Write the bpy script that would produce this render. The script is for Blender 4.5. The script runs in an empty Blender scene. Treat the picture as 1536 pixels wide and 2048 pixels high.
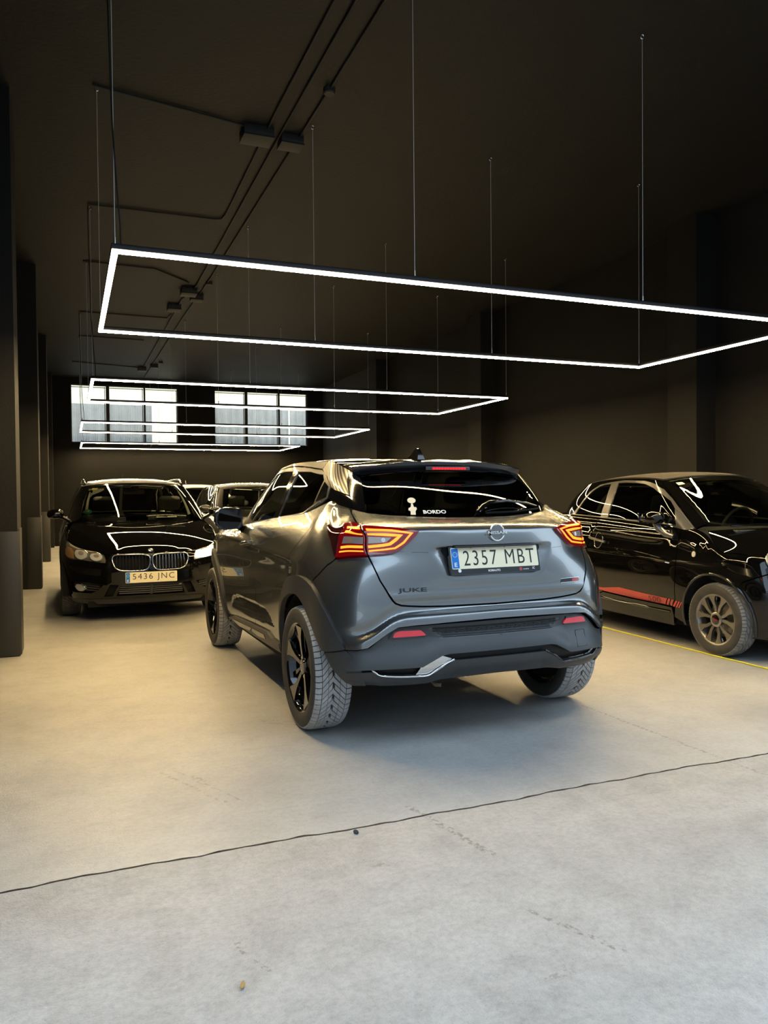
import bpy, bmesh, math, random
import numpy as np
from mathutils import Vector, Matrix
from mathutils.geometry import delaunay_2d_cdt

scene = bpy.context.scene
COL = scene.collection
PI = math.pi

# ------------------------------------------------------------------ camera, world, light, exposure
CAM_H, CAM_F, CAM_PITCH, CAM_ROLL, CAM_YAW = 1.2933, 1542.8, 0.0208, -0.0092, 0.3863
cam_data = bpy.data.cameras.new('camera')
cam = bpy.data.objects.new('camera', cam_data)
COL.objects.link(cam)
cam_data.sensor_fit = 'VERTICAL'
cam_data.sensor_height = 36.0
cam_data.lens = 36.0 * CAM_F / 2048.0
cam_data.clip_start, cam_data.clip_end = 0.05, 200
_f = Vector((math.sin(CAM_YAW)*math.cos(CAM_PITCH), math.cos(CAM_YAW)*math.cos(CAM_PITCH), -math.sin(CAM_PITCH)))
_r = Vector((math.cos(CAM_YAW), -math.sin(CAM_YAW), 0))
_u = _r.cross(_f)
_r2 = _r*math.cos(CAM_ROLL) + _u*math.sin(CAM_ROLL)
_u2 = -_r*math.sin(CAM_ROLL) + _u*math.cos(CAM_ROLL)
cam.matrix_world = Matrix(((_r2.x,_u2.x,-_f.x,0),(_r2.y,_u2.y,-_f.y,0),(_r2.z,_u2.z,-_f.z,CAM_H),(0,0,0,1)))
scene.camera = cam

LED_STRENGTH = 216.0
LED_COLOR = (1.0, 0.72, 0.335)
LED_SIDE = 9.0
SKY_STRENGTH = 3.1
world = bpy.data.worlds.new('sky'); scene.world = world
world.use_nodes = True
_nt = world.node_tree; _nt.nodes.clear()
_o = _nt.nodes.new('ShaderNodeOutputWorld'); _b = _nt.nodes.new('ShaderNodeBackground')
_g = _nt.nodes.new('ShaderNodeTexCoord'); _s = _nt.nodes.new('ShaderNodeSeparateXYZ'); _c = _nt.nodes.new('ShaderNodeValToRGB')
_nt.links.new(_g.outputs['Generated'], _s.inputs[0]); _nt.links.new(_s.outputs['Z'], _c.inputs[0])
_c.color_ramp.elements[0].position = 0.0; _c.color_ramp.elements[0].color = (0.70, 0.85, 1.0, 1)
_c.color_ramp.elements[1].position = 0.6; _c.color_ramp.elements[1].color = (0.62, 0.80, 1.0, 1)
_nt.links.new(_c.outputs[0], _b.inputs[0]); _b.inputs[1].default_value = SKY_STRENGTH
_nt.links.new(_b.outputs[0], _o.inputs[0])

sun_data = bpy.data.lights.new('sun', 'SUN'); sun_data.energy = 1.5; sun_data.angle = .01; sun_data.color = (1.0, .93, .78)
sun = bpy.data.objects.new('sun', sun_data); COL.objects.link(sun)
sun.rotation_euler = (math.radians(55), 0, math.radians(6))     # from behind the camera, 35 degrees high: lights only the yard behind the hall
sun.location = (3, -20, 20)

vs = scene.view_settings
vs.view_transform = 'Standard'; vs.look = 'None'; vs.gamma = 1.0; vs.use_curve_mapping = False
vs.exposure = 0.0
scene.display_settings.display_device = 'sRGB'
try:
    scene.cycles.use_denoising = True
    scene.cycles.denoiser = 'OPENIMAGEDENOISE'
    scene.cycles.max_bounces = 8
    scene.cycles.diffuse_bounces = 4
    scene.cycles.glossy_bounces = 4
    scene.cycles.transparent_max_bounces = 12
    scene.cycles.sample_clamp_indirect = 6.0
    scene.cycles.caustics_reflective = False
    scene.cycles.caustics_refractive = False
except Exception:
    pass

# ------------------------------------------------------------------ materials
def principled(name, base, rough=0.5, metal=0.0, coat=0.0, coat_rough=0.03, spec=0.5, emit=None, emit_s=0.0, ior=None):
    m = bpy.data.materials.new(name); m.use_nodes = True
    b = m.node_tree.nodes['Principled BSDF']
    b.inputs['Base Color'].default_value = (*base, 1)
    b.inputs['Roughness'].default_value = rough
    b.inputs['Metallic'].default_value = metal
    b.inputs['Coat Weight'].default_value = coat
    b.inputs['Coat Roughness'].default_value = coat_rough
    b.inputs['Specular IOR Level'].default_value = spec
    if emit is not None:
        b.inputs['Emission Color'].default_value = (*emit, 1)
        b.inputs['Emission Strength'].default_value = emit_s
    return m

def nodes_of(m):
    return m.node_tree.nodes, m.node_tree.links, m.node_tree.nodes['Principled BSDF']

def add_noise(m, c1, c2, scale=8.0, detail=6.0, bump=0.0, bump_scale=60.0, coord='Object', rough=None):
    """procedural colour variation and fine relief on a principled material"""
    n, l, b = nodes_of(m)
    tc = n.new('ShaderNodeTexCoord'); nz = n.new('ShaderNodeTexNoise'); cr = n.new('ShaderNodeValToRGB')
    nz.inputs['Scale'].default_value = scale; nz.inputs['Detail'].default_value = detail
    l.new(tc.outputs[coord], nz.inputs['Vector']); l.new(nz.outputs['Fac'], cr.inputs[0])
    cr.color_ramp.elements[0].position = 0.3; cr.color_ramp.elements[1].position = 0.7
    cr.color_ramp.elements[0].color = (*c1, 1); cr.color_ramp.elements[1].color = (*c2, 1)
    l.new(cr.outputs[0], b.inputs['Base Color'])
    if bump:
        n2 = n.new('ShaderNodeTexNoise'); n2.inputs['Scale'].default_value = bump_scale; n2.inputs['Detail'].default_value = 5
        bp = n.new('ShaderNodeBump'); bp.inputs['Strength'].default_value = bump; bp.inputs['Distance'].default_value = 0.01
        l.new(tc.outputs[coord], n2.inputs['Vector']); l.new(n2.outputs['Fac'], bp.inputs['Height']); l.new(bp.outputs[0], b.inputs['Normal'])
    return m

def glass_mat(name, tint, refl_rough=0.0, fac=1.0):
    """tinted pane: mirror reflection by Fresnel over a tinted see-through"""
    m = bpy.data.materials.new(name); m.use_nodes = True
    n, l = m.node_tree.nodes, m.node_tree.links; n.clear()
    o = n.new('ShaderNodeOutputMaterial'); mx = n.new('ShaderNodeMixShader'); t = n.new('ShaderNodeBsdfTransparent')
    g = n.new('ShaderNodeBsdfGlossy'); f = n.new('ShaderNodeFresnel')
    f.inputs['IOR'].default_value = 1.52; g.inputs['Roughness'].default_value = refl_rough
    t.inputs['Color'].default_value = (*tint, 1)
    l.new(f.outputs[0], mx.inputs[0]); l.new(t.outputs[0], mx.inputs[1]); l.new(g.outputs[0], mx.inputs[2]); l.new(mx.outputs[0], o.inputs[0])
    return m

M = {}
M['grey_paint'] = principled('grey_metallic_paint', (0.205, 0.212, 0.21), 0.24, 0.88, 1.0, 0.015)
M['black_paint'] = principled('black_gloss_paint', (0.0025, 0.0025, 0.0025), 0.5, 0.0, 1.0, 0.012, spec=0.0)
M['white_paint'] = principled('white_gloss_paint', (0.75, 0.74, 0.70), 0.35, 0.0, 1.0, 0.02)
M['plastic'] = add_noise(principled('dark_grain_plastic', (0.03, 0.03, 0.031), 0.48), (0.030, 0.031, 0.032), (0.038, 0.038, 0.038), 30, 4, 0.05, 900)
M['plastic_grey'] = principled('satin_grey_plastic', (0.055, 0.058, 0.06), 0.38)
M['gloss_black'] = principled('gloss_black_plastic', (0.004, 0.004, 0.0045), 0.08, 0, 0.6)
M['matte_black'] = principled('matte_black', (0.006, 0.006, 0.006), 0.8, spec=0.2)
M['rubber'] = add_noise(principled('tyre_rubber', (0.02, 0.02, 0.02), 0.7), (0.030, 0.028, 0.025), (0.050, 0.046, 0.040), 14)
M['tread'] = add_noise(principled('dusty_tyre_tread', (0.2, 0.2, 0.2), 0.85), (0.32, 0.32, 0.31), (0.45, 0.445, 0.43), 25)
M['tread_dark'] = add_noise(principled('grey_tyre_tread', (0.1, 0.1, 0.1), 0.85), (0.07, 0.068, 0.062), (0.12, 0.115, 0.105), 25)
M['chrome'] = principled('chrome', (0.75, 0.74, 0.72), 0.08, 1.0)
M['bright_metal'] = principled('bright_satin_metal', (0.82, 0.81, 0.79), 0.38, 0.9)
M['satin_metal'] = principled('satin_metal', (0.45, 0.44, 0.42), 0.3, 1.0)
M['dark_metal'] = principled('dark_grey_alloy', (0.24, 0.225, 0.20), 0.30, 0.85, 0.4)
M['mirror'] = principled('mirror_glass', (0.85, 0.86, 0.86), 0.01, 1.0)
M['glass_dark'] = glass_mat('privacy_glass', (0.10, 0.11, 0.10))
M['glass'] = glass_mat('clear_glass', (0.55, 0.60, 0.54))
M['lens'] = glass_mat('clear_lens', (0.92, 0.92, 0.92))
M['red_lens'] = principled('red_lamp_lens', (0.16, 0.002, 0.004), 0.08, 0, 1.0, emit=(1, 0.01, 0.01), emit_s=0.04)
M['smoke_lens'] = principled('dark_red_lamp_lens', (0.03, 0.004, 0.005), 0.06, 0, 1.0)
M['led_red'] = principled('lit_red_led', (0.4, 0.02, 0.0), 0.3, emit=(1.0, 0.13, 0.01), emit_s=5.0)
M['brake_red'] = principled('lit_brake_led', (0.4, 0.0, 0.0), 0.3, emit=(1.0, 0.01, 0.015), emit_s=1.1)
M['reflector'] = principled('red_reflector', (0.62, 0.02, 0.035), 0.15, 0, 1.0, emit=(1, 0.02, 0.03), emit_s=0.12)  # passive part, no lamp: its faint glow is added
M['lamp_grey'] = principled('lamp_inner_grey', (0.5, 0.42, 0.38), 0.2, 0.5)
M['amber'] = principled('amber_lens', (0.42, 0.22, 0.08), 0.15, 0, 1.0)
M['lamp_lit'] = principled('lit_headlamp', (1, 1, 1), 0.2, emit=(1.0, 0.97, 0.86), emit_s=9.0)
M['plate'] = principled('plate_cream', (0.92, 0.83, 0.58), 0.35)
M['plate_blue'] = principled('plate_blue', (0.0, 0.17, 0.58), 0.35)
M['ink'] = principled('black_ink', (0.01, 0.01, 0.01), 0.5)
M['white_ink'] = principled('white_ink', (0.85, 0.84, 0.80), 0.5)
M['cream_ink'] = principled('cream_ink', (0.75, 0.70, 0.56), 0.5)
M['red_ink'] = principled('red_vinyl', (0.50, 0.055, 0.05), 0.4, 0, 0.3)
M['yellow_ink'] = principled('yellow_sticker', (0.75, 0.55, 0.03), 0.5)
M['green_ink'] = principled('green_sticker', (0.02, 0.33, 0.25), 0.5)
M['pink_ink'] = principled('pink_ink', (0.7, 0.5, 0.7), 0.5)
M['seat'] = principled('dark_seat_cloth', (0.02, 0.02, 0.02), 0.8)
M['trim_beige'] = principled('pale_pillar_trim', (0.42, 0.40, 0.33), 0.7)
M['soft_top'] = add_noise(principled('dusty_black_canvas', (0.03, 0.03, 0.03), 0.9, spec=0.2), (0.05, 0.045, 0.04), (0.08, 0.072, 0.062), 5, 6, 0.15, 700)

# ------------------------------------------------------------------ object helpers
def link(name, me, mat=None, parent=None):
    o = bpy.data.objects.new(name, me)
    COL.objects.link(o)
    if mat is not None and me is not None:
        if isinstance(mat, (list, tuple)):
            for mm in mat: me.materials.append(mm)
        else:
            me.materials.append(mat)
    if parent is not None: o.parent = parent
    return o

def empty(name, loc=(0, 0, 0), rotz=0.0):
    o = bpy.data.objects.new(name, None); COL.objects.link(o)
    o.location = loc; o.rotation_euler = (0, 0, rotz); o.empty_display_size = 0.2
    return o

def tag(o, label=None, cat=None, group=None, kind=None):
    if label: o['label'] = label
    if cat: o['category'] = cat
    if group: o['group'] = group
    if kind: o['kind'] = kind
    return o

def from_bm(name, bm, mat, parent=None, smooth=None):
    me = bpy.data.meshes.new(name)
    bmesh.ops.recalc_face_normals(bm, faces=bm.faces)
    bm.to_mesh(me); bm.free()
    if smooth is not None:
        for p in me.polygons: p.use_smooth = True
        if smooth < 180: me.set_sharp_from_angle(angle=math.radians(smooth))
    return link(name, me, mat, parent)

def bm_box(bm, lo, hi, bevel=0.0):
    v = [bm.verts.new((x, y, z)) for x in (lo[0], hi[0]) for y in (lo[1], hi[1]) for z in (lo[2], hi[2])]
    fs = [(0,1,3,2),(4,6,7,5),(0,4,5,1),(2,3,7,6),(0,2,6,4),(1,5,7,3)]
    faces = [bm.faces.new([v[i] for i in f]) for f in fs]
    if bevel > 0:
        es = list({e for f in faces for e in f.edges})
        bmesh.ops.bevel(bm, geom=es, offset=bevel, segments=2, profile=0.5, affect='EDGES')
    return v

def box(name, lo, hi, mat, parent=None, bevel=0.0):
    bm = bmesh.new(); bm_box(bm, lo, hi, bevel)
    return from_bm(name, bm, mat, parent, 40 if bevel else None)

def bm_tube(bm, pts, r, seg=8, closed=False, cap=True):
    pts = [Vector(p) for p in pts]; n = len(pts); rings = []
    up = Vector((0, 0, 1)); prev = None
    for i in range(n):
        a = pts[i-1] if (i > 0 or closed) else pts[i]; b = pts[(i+1) % n] if (i < n-1 or closed) else pts[i]
        t = (b-a).normalized()
        if prev is None:
            ref = up if abs(t.dot(up)) < 0.95 else Vector((1, 0, 0))
            s = t.cross(ref).normalized()
        else:
            s = (prev - t*prev.dot(t)).normalized()
        prev = s; w = s.cross(t)
        rr = r[i] if isinstance(r, (list, tuple)) else r
        rings.append([bm.verts.new(pts[i] + (s*math.cos(2*PI*k/seg) + w*math.sin(2*PI*k/seg))*rr) for k in range(seg)])
    for i in range(n if closed else n-1):
        A, B = rings[i], rings[(i+1) % n]
        for k in range(seg):
            bm.faces.new((A[k], A[(k+1) % seg], B[(k+1) % seg], B[k]))
    if cap and not closed:
        bm.faces.new(rings[0]); bm.faces.new(rings[-1][::-1])

def tube(name, pts, r, mat, parent=None, seg=8, closed=False):
    bm = bmesh.new(); bm_tube(bm, pts, r, seg, closed)
    return from_bm(name, bm, mat, parent, 60)

def bm_lathe(bm, prof, seg=48, axis='y', closed=False):
    """prof: list of (axial, radius)"""
    rings = []
    for a, r in prof:
        ring = []
        for k in range(seg):
            c, s = math.cos(2*PI*k/seg)*r, math.sin(2*PI*k/seg)*r
            ring.append(bm.verts.new((c, a, s) if axis == 'y' else ((c, s, a) if axis == 'z' else (a, c, s))))
        rings.append(ring)
    m = len(rings)
    for i in range(m if closed else m-1):
        A, B = rings[i], rings[(i+1) % m]
        for k in range(seg):
            bm.faces.new((A[k], A[(k+1) % seg], B[(k+1) % seg], B[k]))
    return rings

def bm_prism(bm, poly, d0, d1, fn):
    """poly: 2D points; extruded between d0 and d1; fn(u, v, d) -> xyz"""
    a = [bm.verts.new(fn(u, v, d0)) for u, v in poly]; b = [bm.verts.new(fn(u, v, d1)) for u, v in poly]
    n = len(poly)
    bm.faces.new(a); bm.faces.new(b[::-1])
    for i in range(n): bm.faces.new((a[i], b[i], b[(i+1) % n], a[(i+1) % n]))

def text_mesh(txt, size, depth=0.0006, spacing=1.0, shear=0.0, bold=0.0, xscale=1.0):
    """raised lettering as a mesh in the XY plane, centred"""
    cu = bpy.data.curves.new('lettering', 'FONT'); cu.body = txt; cu.size = size; cu.extrude = depth
    cu.align_x = 'CENTER'; cu.align_y = 'CENTER'; cu.space_character = spacing; cu.shear = shear; cu.offset = bold
    cu.resolution_u = 4
    o = bpy.data.objects.new('lettering', cu); COL.objects.link(o)
    dg = bpy.context.evaluated_depsgraph_get()
    me = bpy.data.meshes.new_from_object(o.evaluated_get(dg))
    bpy.data.objects.remove(o); bpy.data.curves.remove(cu)
    if xscale != 1.0:
        for v in me.vertices: v.co.x *= xscale
    return me

def place_mesh(name, me, mat, parent, origin, xdir, ydir):
    """map mesh XY onto a plane in parent coordinates"""
    x = Vector(xdir).normalized(); y = Vector(ydir).normalized(); z = x.cross(y)
    m = Matrix(((x.x, y.x, z.x, origin[0]), (x.y, y.y, z.y, origin[1]), (x.z, y.z, z.z, origin[2]), (0, 0, 0, 1)))
    me.transform(m)
    return link(name, me, mat, parent)

# ------------------------------------------------------------------ smooth surfaces from a net of points
class Spline:
    def __init__(s, x):
        s.x = np.asarray(x, float); n = len(s.x); h = np.diff(s.x)
        A = np.zeros((n, n)); B = np.zeros((n, n)); A[0, 0] = A[-1, -1] = 1
        for i in range(1, n-1):
            A[i, i-1], A[i, i], A[i, i+1] = h[i-1], 2*(h[i-1]+h[i]), h[i]
            B[i, i-1] = 6/h[i-1]; B[i, i+1] = 6/h[i]; B[i, i] = -6/h[i-1]-6/h[i]
        s.D = np.linalg.solve(A, B); s.h = h
    def weights(s, t):
        t = np.clip(np.asarray(t, float), s.x[0], s.x[-1])
        i = np.clip(np.searchsorted(s.x, t)-1, 0, len(s.h)-1)
        h = s.h[i]; a = (s.x[i+1]-t)/h; b = (t-s.x[i])/h
        W = ((a**3-a)*h*h/6)[:, None]*s.D[i] + ((b**3-b)*h*h/6)[:, None]*s.D[i+1]
        k = np.arange(len(t)); W[k, i] += a; W[k, i+1] += b
        return W

class Net:
    """P[row][col] -> xyz; cols at us, rows at vs; bicubic. sign: outward side of dPu x dPv"""
    def __init__(s, us, vs, P, sign=1.0):
        s.P = np.asarray(P, float); s.su, s.sv = Spline(us), Spline(vs); s.sign = sign
        s.us, s.vs = np.asarray(us, float), np.asarray(vs, float)
    def pos(s, u, v):
        A, B = s.su.weights(u), s.sv.weights(v)
        return np.einsum('ni,nj,ijk->nk', B, A, s.P)
    def nrm(s, u, v, e=1e-3):
        N = np.cross(s.pos(u+e, v)-s.pos(u-e, v), s.pos(u, v+e)-s.pos(u, v-e))*s.sign
        return N/np.maximum(np.linalg.norm(N, axis=1, keepdims=True), 1e-12)

class Lift:
    """surface = net moved along its normal by off + disp(u, v, P)"""
    def __init__(s, net, off=0.0, disp=None):
        s.net, s.off, s.disp, s.sign = net, off, disp, net.sign
    def pos(s, u, v):
        u, v = np.asarray(u, float), np.asarray(v, float)
        P = s.net.pos(u, v); N = s.net.nrm(u, v)
        d = s.off + (s.disp(u, v, P) if s.disp else 0.0)
        return P + N*np.reshape(np.broadcast_to(d, (len(P),)), (-1, 1))
    def nrm(s, u, v, e=1.5e-3):
        N = np.cross(s.pos(u+e, v)-s.pos(u-e, v), s.pos(u, v+e)-s.pos(u, v-e))*s.sign
        return N/np.maximum(np.linalg.norm(N, axis=1, keepdims=True), 1e-12)

def sstep(a, b, x):
    t = np.clip((x-a)/(b-a), 0, 1); return t*t*(3-2*t)

def seg_dist(p, a, b):
    ab = b-a; t = np.clip(((p-a)@ab)/max(ab@ab, 1e-12), 0, 1)
    return np.linalg.norm(p-(a+t[:, None]*ab), axis=1)

def sd_poly(p, poly):
    """signed distance to polygon, negative inside"""
    p = np.asarray(p, float); poly = np.asarray(poly, float); d = np.full(len(p), 1e9); ins = np.zeros(len(p), bool)
    for i in range(len(poly)):
        a, b = poly[i], poly[(i+1) % len(poly)]
        d = np.minimum(d, seg_dist(p, a, b))
        c = (a[1] > p[:, 1]) != (b[1] > p[:, 1])
        with np.errstate(divide='ignore', invalid='ignore'):
            xx = (b[0]-a[0])*(p[:, 1]-a[1])/(b[1]-a[1])+a[0]
        ins ^= c & (p[:, 0] < xx)
    return np.where(ins, -d, d)

def resample(poly, step, closed=True):
    out = []; n = len(poly)
    for i in range(n if closed else n-1):
        a = np.asarray(poly[i], float); b = np.asarray(poly[(i+1) % n], float)
        k = max(1, int(math.ceil(np.linalg.norm(b-a)/step)))
        out += [a+(b-a)*j/k for j in range(k)]
    if not closed: out.append(np.asarray(poly[-1], float))
    return out

def curve(pts, n=6):
    """Catmull-Rom through an open list of 2D/3D points"""
    P = [np.asarray(p, float) for p in pts]; out = []
    for i in range(len(P)-1):
        a = P[i-1] if i > 0 else 2*P[0]-P[1]; b, c = P[i], P[i+1]; d = P[i+2] if i+2 < len(P) else 2*P[-1]-P[-2]
        for k in range(n):
            t = k/n
            out.append(0.5*((2*b)+(c-a)*t+(2*a-5*b+4*c-d)*t*t+(3*b-a-3*c+d)*t**3))
    out.append(P[-1]); return [tuple(p) for p in out]

def mir(poly):
    return [(-u, v) for u, v in poly][::-1]

def round_poly(poly, r, n=4):
    """round every corner of a closed 2D polygon"""
    out = []; m = len(poly)
    for i in range(m):
        p = np.asarray(poly[i], float); a = np.asarray(poly[i-1], float)-p; b = np.asarray(poly[(i+1) % m], float)-p
        la, lb = np.linalg.norm(a), np.linalg.norm(b)
        d = min(r, la*0.45, lb*0.45); A = p+a/la*d; B = p+b/lb*d
        for k in range(n+1):
            t = k/n; out.append(tuple((1-t)**2*A+2*t*(1-t)*p+t*t*B))
    return out

def shrink(poly, d):
    """move polygon edges inward by d (small)"""
    P = np.asarray(poly, float); n = len(P)
    area = 0.5*np.sum(P[:, 0]*np.roll(P[:, 1], -1)-np.roll(P[:, 0], -1)*P[:, 1]); s = 1 if area > 0 else -1
    out = []
    for i in range(n):
        a = P[i]-P[i-1]; b = P[(i+1) % n]-P[i]
        na = np.array([-a[1], a[0]])/max(np.linalg.norm(a), 1e-9); nb = np.array([-b[1], b[0]])/max(np.linalg.norm(b), 1e-9)
        m = na+nb; q = max(m@m/2, 0.35)
        out.append(tuple(P[i]+s*d*m/q))
    return out

def panel(name, surf, poly, mat, parent=None, step=0.03, edge=0.010, gap=0.0022, holes=(), flip_y=False, label=None):
    """a sheet cut to polygon 'poly' (u, v) on a smooth surface, with exact normals and turned-in edges"""
    if gap: poly = shrink(poly, gap)
    B = resample(poly, step*0.8); loops = [B]
    for h in holes: loops.append(resample(h, step*0.8))
    pts = []; edges = []
    for L in loops:
        o = len(pts); pts += [tuple(p) for p in L]; edges += [(o+i, o+(i+1) % len(L)) for i in range(len(L))]
    arr = np.asarray(B); lo, hi = arr.min(0), arr.max(0)
    gx = np.arange(lo[0]+step*0.5, hi[0], step); gy = np.arange(lo[1]+step*0.5, hi[1], step)
    if len(gx) and len(gy):
        G = np.array([(x+(0.5*step if j % 2 else 0), y) for j, y in enumerate(gy) for x in gx])
        ok = sd_poly(G, arr) < -0.45*step
        for h in loops[1:]: ok &= sd_poly(G, np.asarray(h)) > 0.45*step
        pts += [tuple(p) for p in G[ok]]
    r = delaunay_2d_cdt([Vector(p) for p in pts], edges, [], 0, 1e-7)
    V, F = np.array([tuple(v) for v in r[0]]), [list(f) for f in r[2]]
    Cn = np.array([V[f].mean(0) for f in F]); ok = sd_poly(Cn, arr) < 0
    for h in loops[1:]: ok &= sd_poly(Cn, np.asarray(h)) > 0
    F = [f for f, q in zip(F, ok) if q]
    P = surf.pos(V[:, 0], V[:, 1]); N = surf.nrm(V[:, 0], V[:, 1])
    # boundary edges -> turned-in skirt
    cnt = {}
    for f in F:
        for i in range(len(f)):
            a, b = f[i], f[(i+1) % len(f)]; cnt[(a, b)] = 1
    bd = [(a, b) for (a, b) in cnt if (b, a) not in cnt]
    vs_ = [tuple(p) for p in P]; nr = [tuple(n) for n in N]; faces = [tuple(f) for f in F]
    if len(F):
        f0 = F[len(F)//2]; fn = np.cross(P[f0[1]]-P[f0[0]], P[f0[2]]-P[f0[0]])
        inv = fn@N[f0[0]] < 0
    else: inv = False
    if inv: faces = [f[::-1] for f in faces]; bd = [(b, a) for a, b in bd]
    nsmooth = len(faces)
    if edge > 0 and bd:
        top = {}; bot = {}
        for a, b in bd:
            e = P[b]-P[a]; o = np.cross(e, N[a]); o = o/max(np.linalg.norm(o), 1e-9)
            for k in (a, b):
                top.setdefault(k, []).append(o)
        idx = {}
        for k, os_ in top.items():
            o = np.mean(os_, axis=0); o /= max(np.linalg.norm(o), 1e-9)
            i0 = len(vs_); vs_.append(tuple(P[k])); nr.append(tuple(o)); vs_.append(tuple(P[k]-N[k]*edge)); nr.append(tuple(o)); idx[k] = i0
        for a, b in bd:
            faces.append((idx[a], idx[a]+1, idx[b]+1, idx[b]))
    if flip_y:
        vs_ = [(x, -y, z) for x, y, z in vs_]; nr = [(x, -y, z) for x, y, z in nr]; faces = [f[::-1] for f in faces]
    me = bpy.data.meshes.new(name); me.from_pydata(vs_, [], faces); me.update()
    for p in me.polygons: p.use_smooth = True
    try: me.normals_split_custom_set_from_vertices(nr)
    except Exception as ex: print('normals', ex)
    o = link(name, me, mat, parent)
    if label: o['label'] = label
    return o

def both(name, surf, poly, mat, parent=None, **k):
    a = panel(name, surf, poly, mat, parent, **k); b = panel(name, surf, poly, mat, parent, flip_y=True, **k)
    return a, b

def ribbon(name, surf, line, r, mat, parent=None, lift=0.0, seg=6, flip_y=False):
    """thin round strip following a (u, v) line on a surface"""
    L = np.array(line, float); P = surf.pos(L[:, 0], L[:, 1]); N = surf.nrm(L[:, 0], L[:, 1]); Q = P+N*lift
    if flip_y: Q = Q*np.array([1, -1, 1])
    return tube(name, [tuple(q) for q in Q], r, mat, parent, seg)

def arc(cx, cz, r, a0, a1, n=24):
    return [(cx+r*math.cos(math.radians(a0+(a1-a0)*k/n)), cz+r*math.sin(math.radians(a0+(a1-a0)*k/n))) for k in range(n+1)]

def uv_of(net, pts, axes, u0, v0):
    """find net parameters whose projected position (axes) is pts; Newton from guesses"""
    pts = np.asarray(pts, float); n = len(pts)
    u = np.broadcast_to(np.asarray(u0, float), (n,)).copy(); v = np.broadcast_to(np.asarray(v0, float), (n,)).copy(); e = 1e-4
    for _ in range(40):
        P = net.pos(u, v)[:, axes]; r = pts-P
        a = (net.pos(u+e, v)[:, axes]-P)/e; b = (net.pos(u, v+e)[:, axes]-P)/e
        det = a[:, 0]*b[:, 1]-a[:, 1]*b[:, 0]; det = np.where(np.abs(det) < 1e-6, 1e-6, det)
        du = (r[:, 0]*b[:, 1]-r[:, 1]*b[:, 0])/det; dv = (a[:, 0]*r[:, 1]-a[:, 1]*r[:, 0])/det
        u = np.clip(u+np.clip(du, -.2, .2), net.su.x[0], net.su.x[-1]); v = np.clip(v+np.clip(dv, -.1, .1), net.sv.x[0], net.sv.x[-1])
    return [(float(a), float(b)) for a, b in zip(u, v)]
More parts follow.
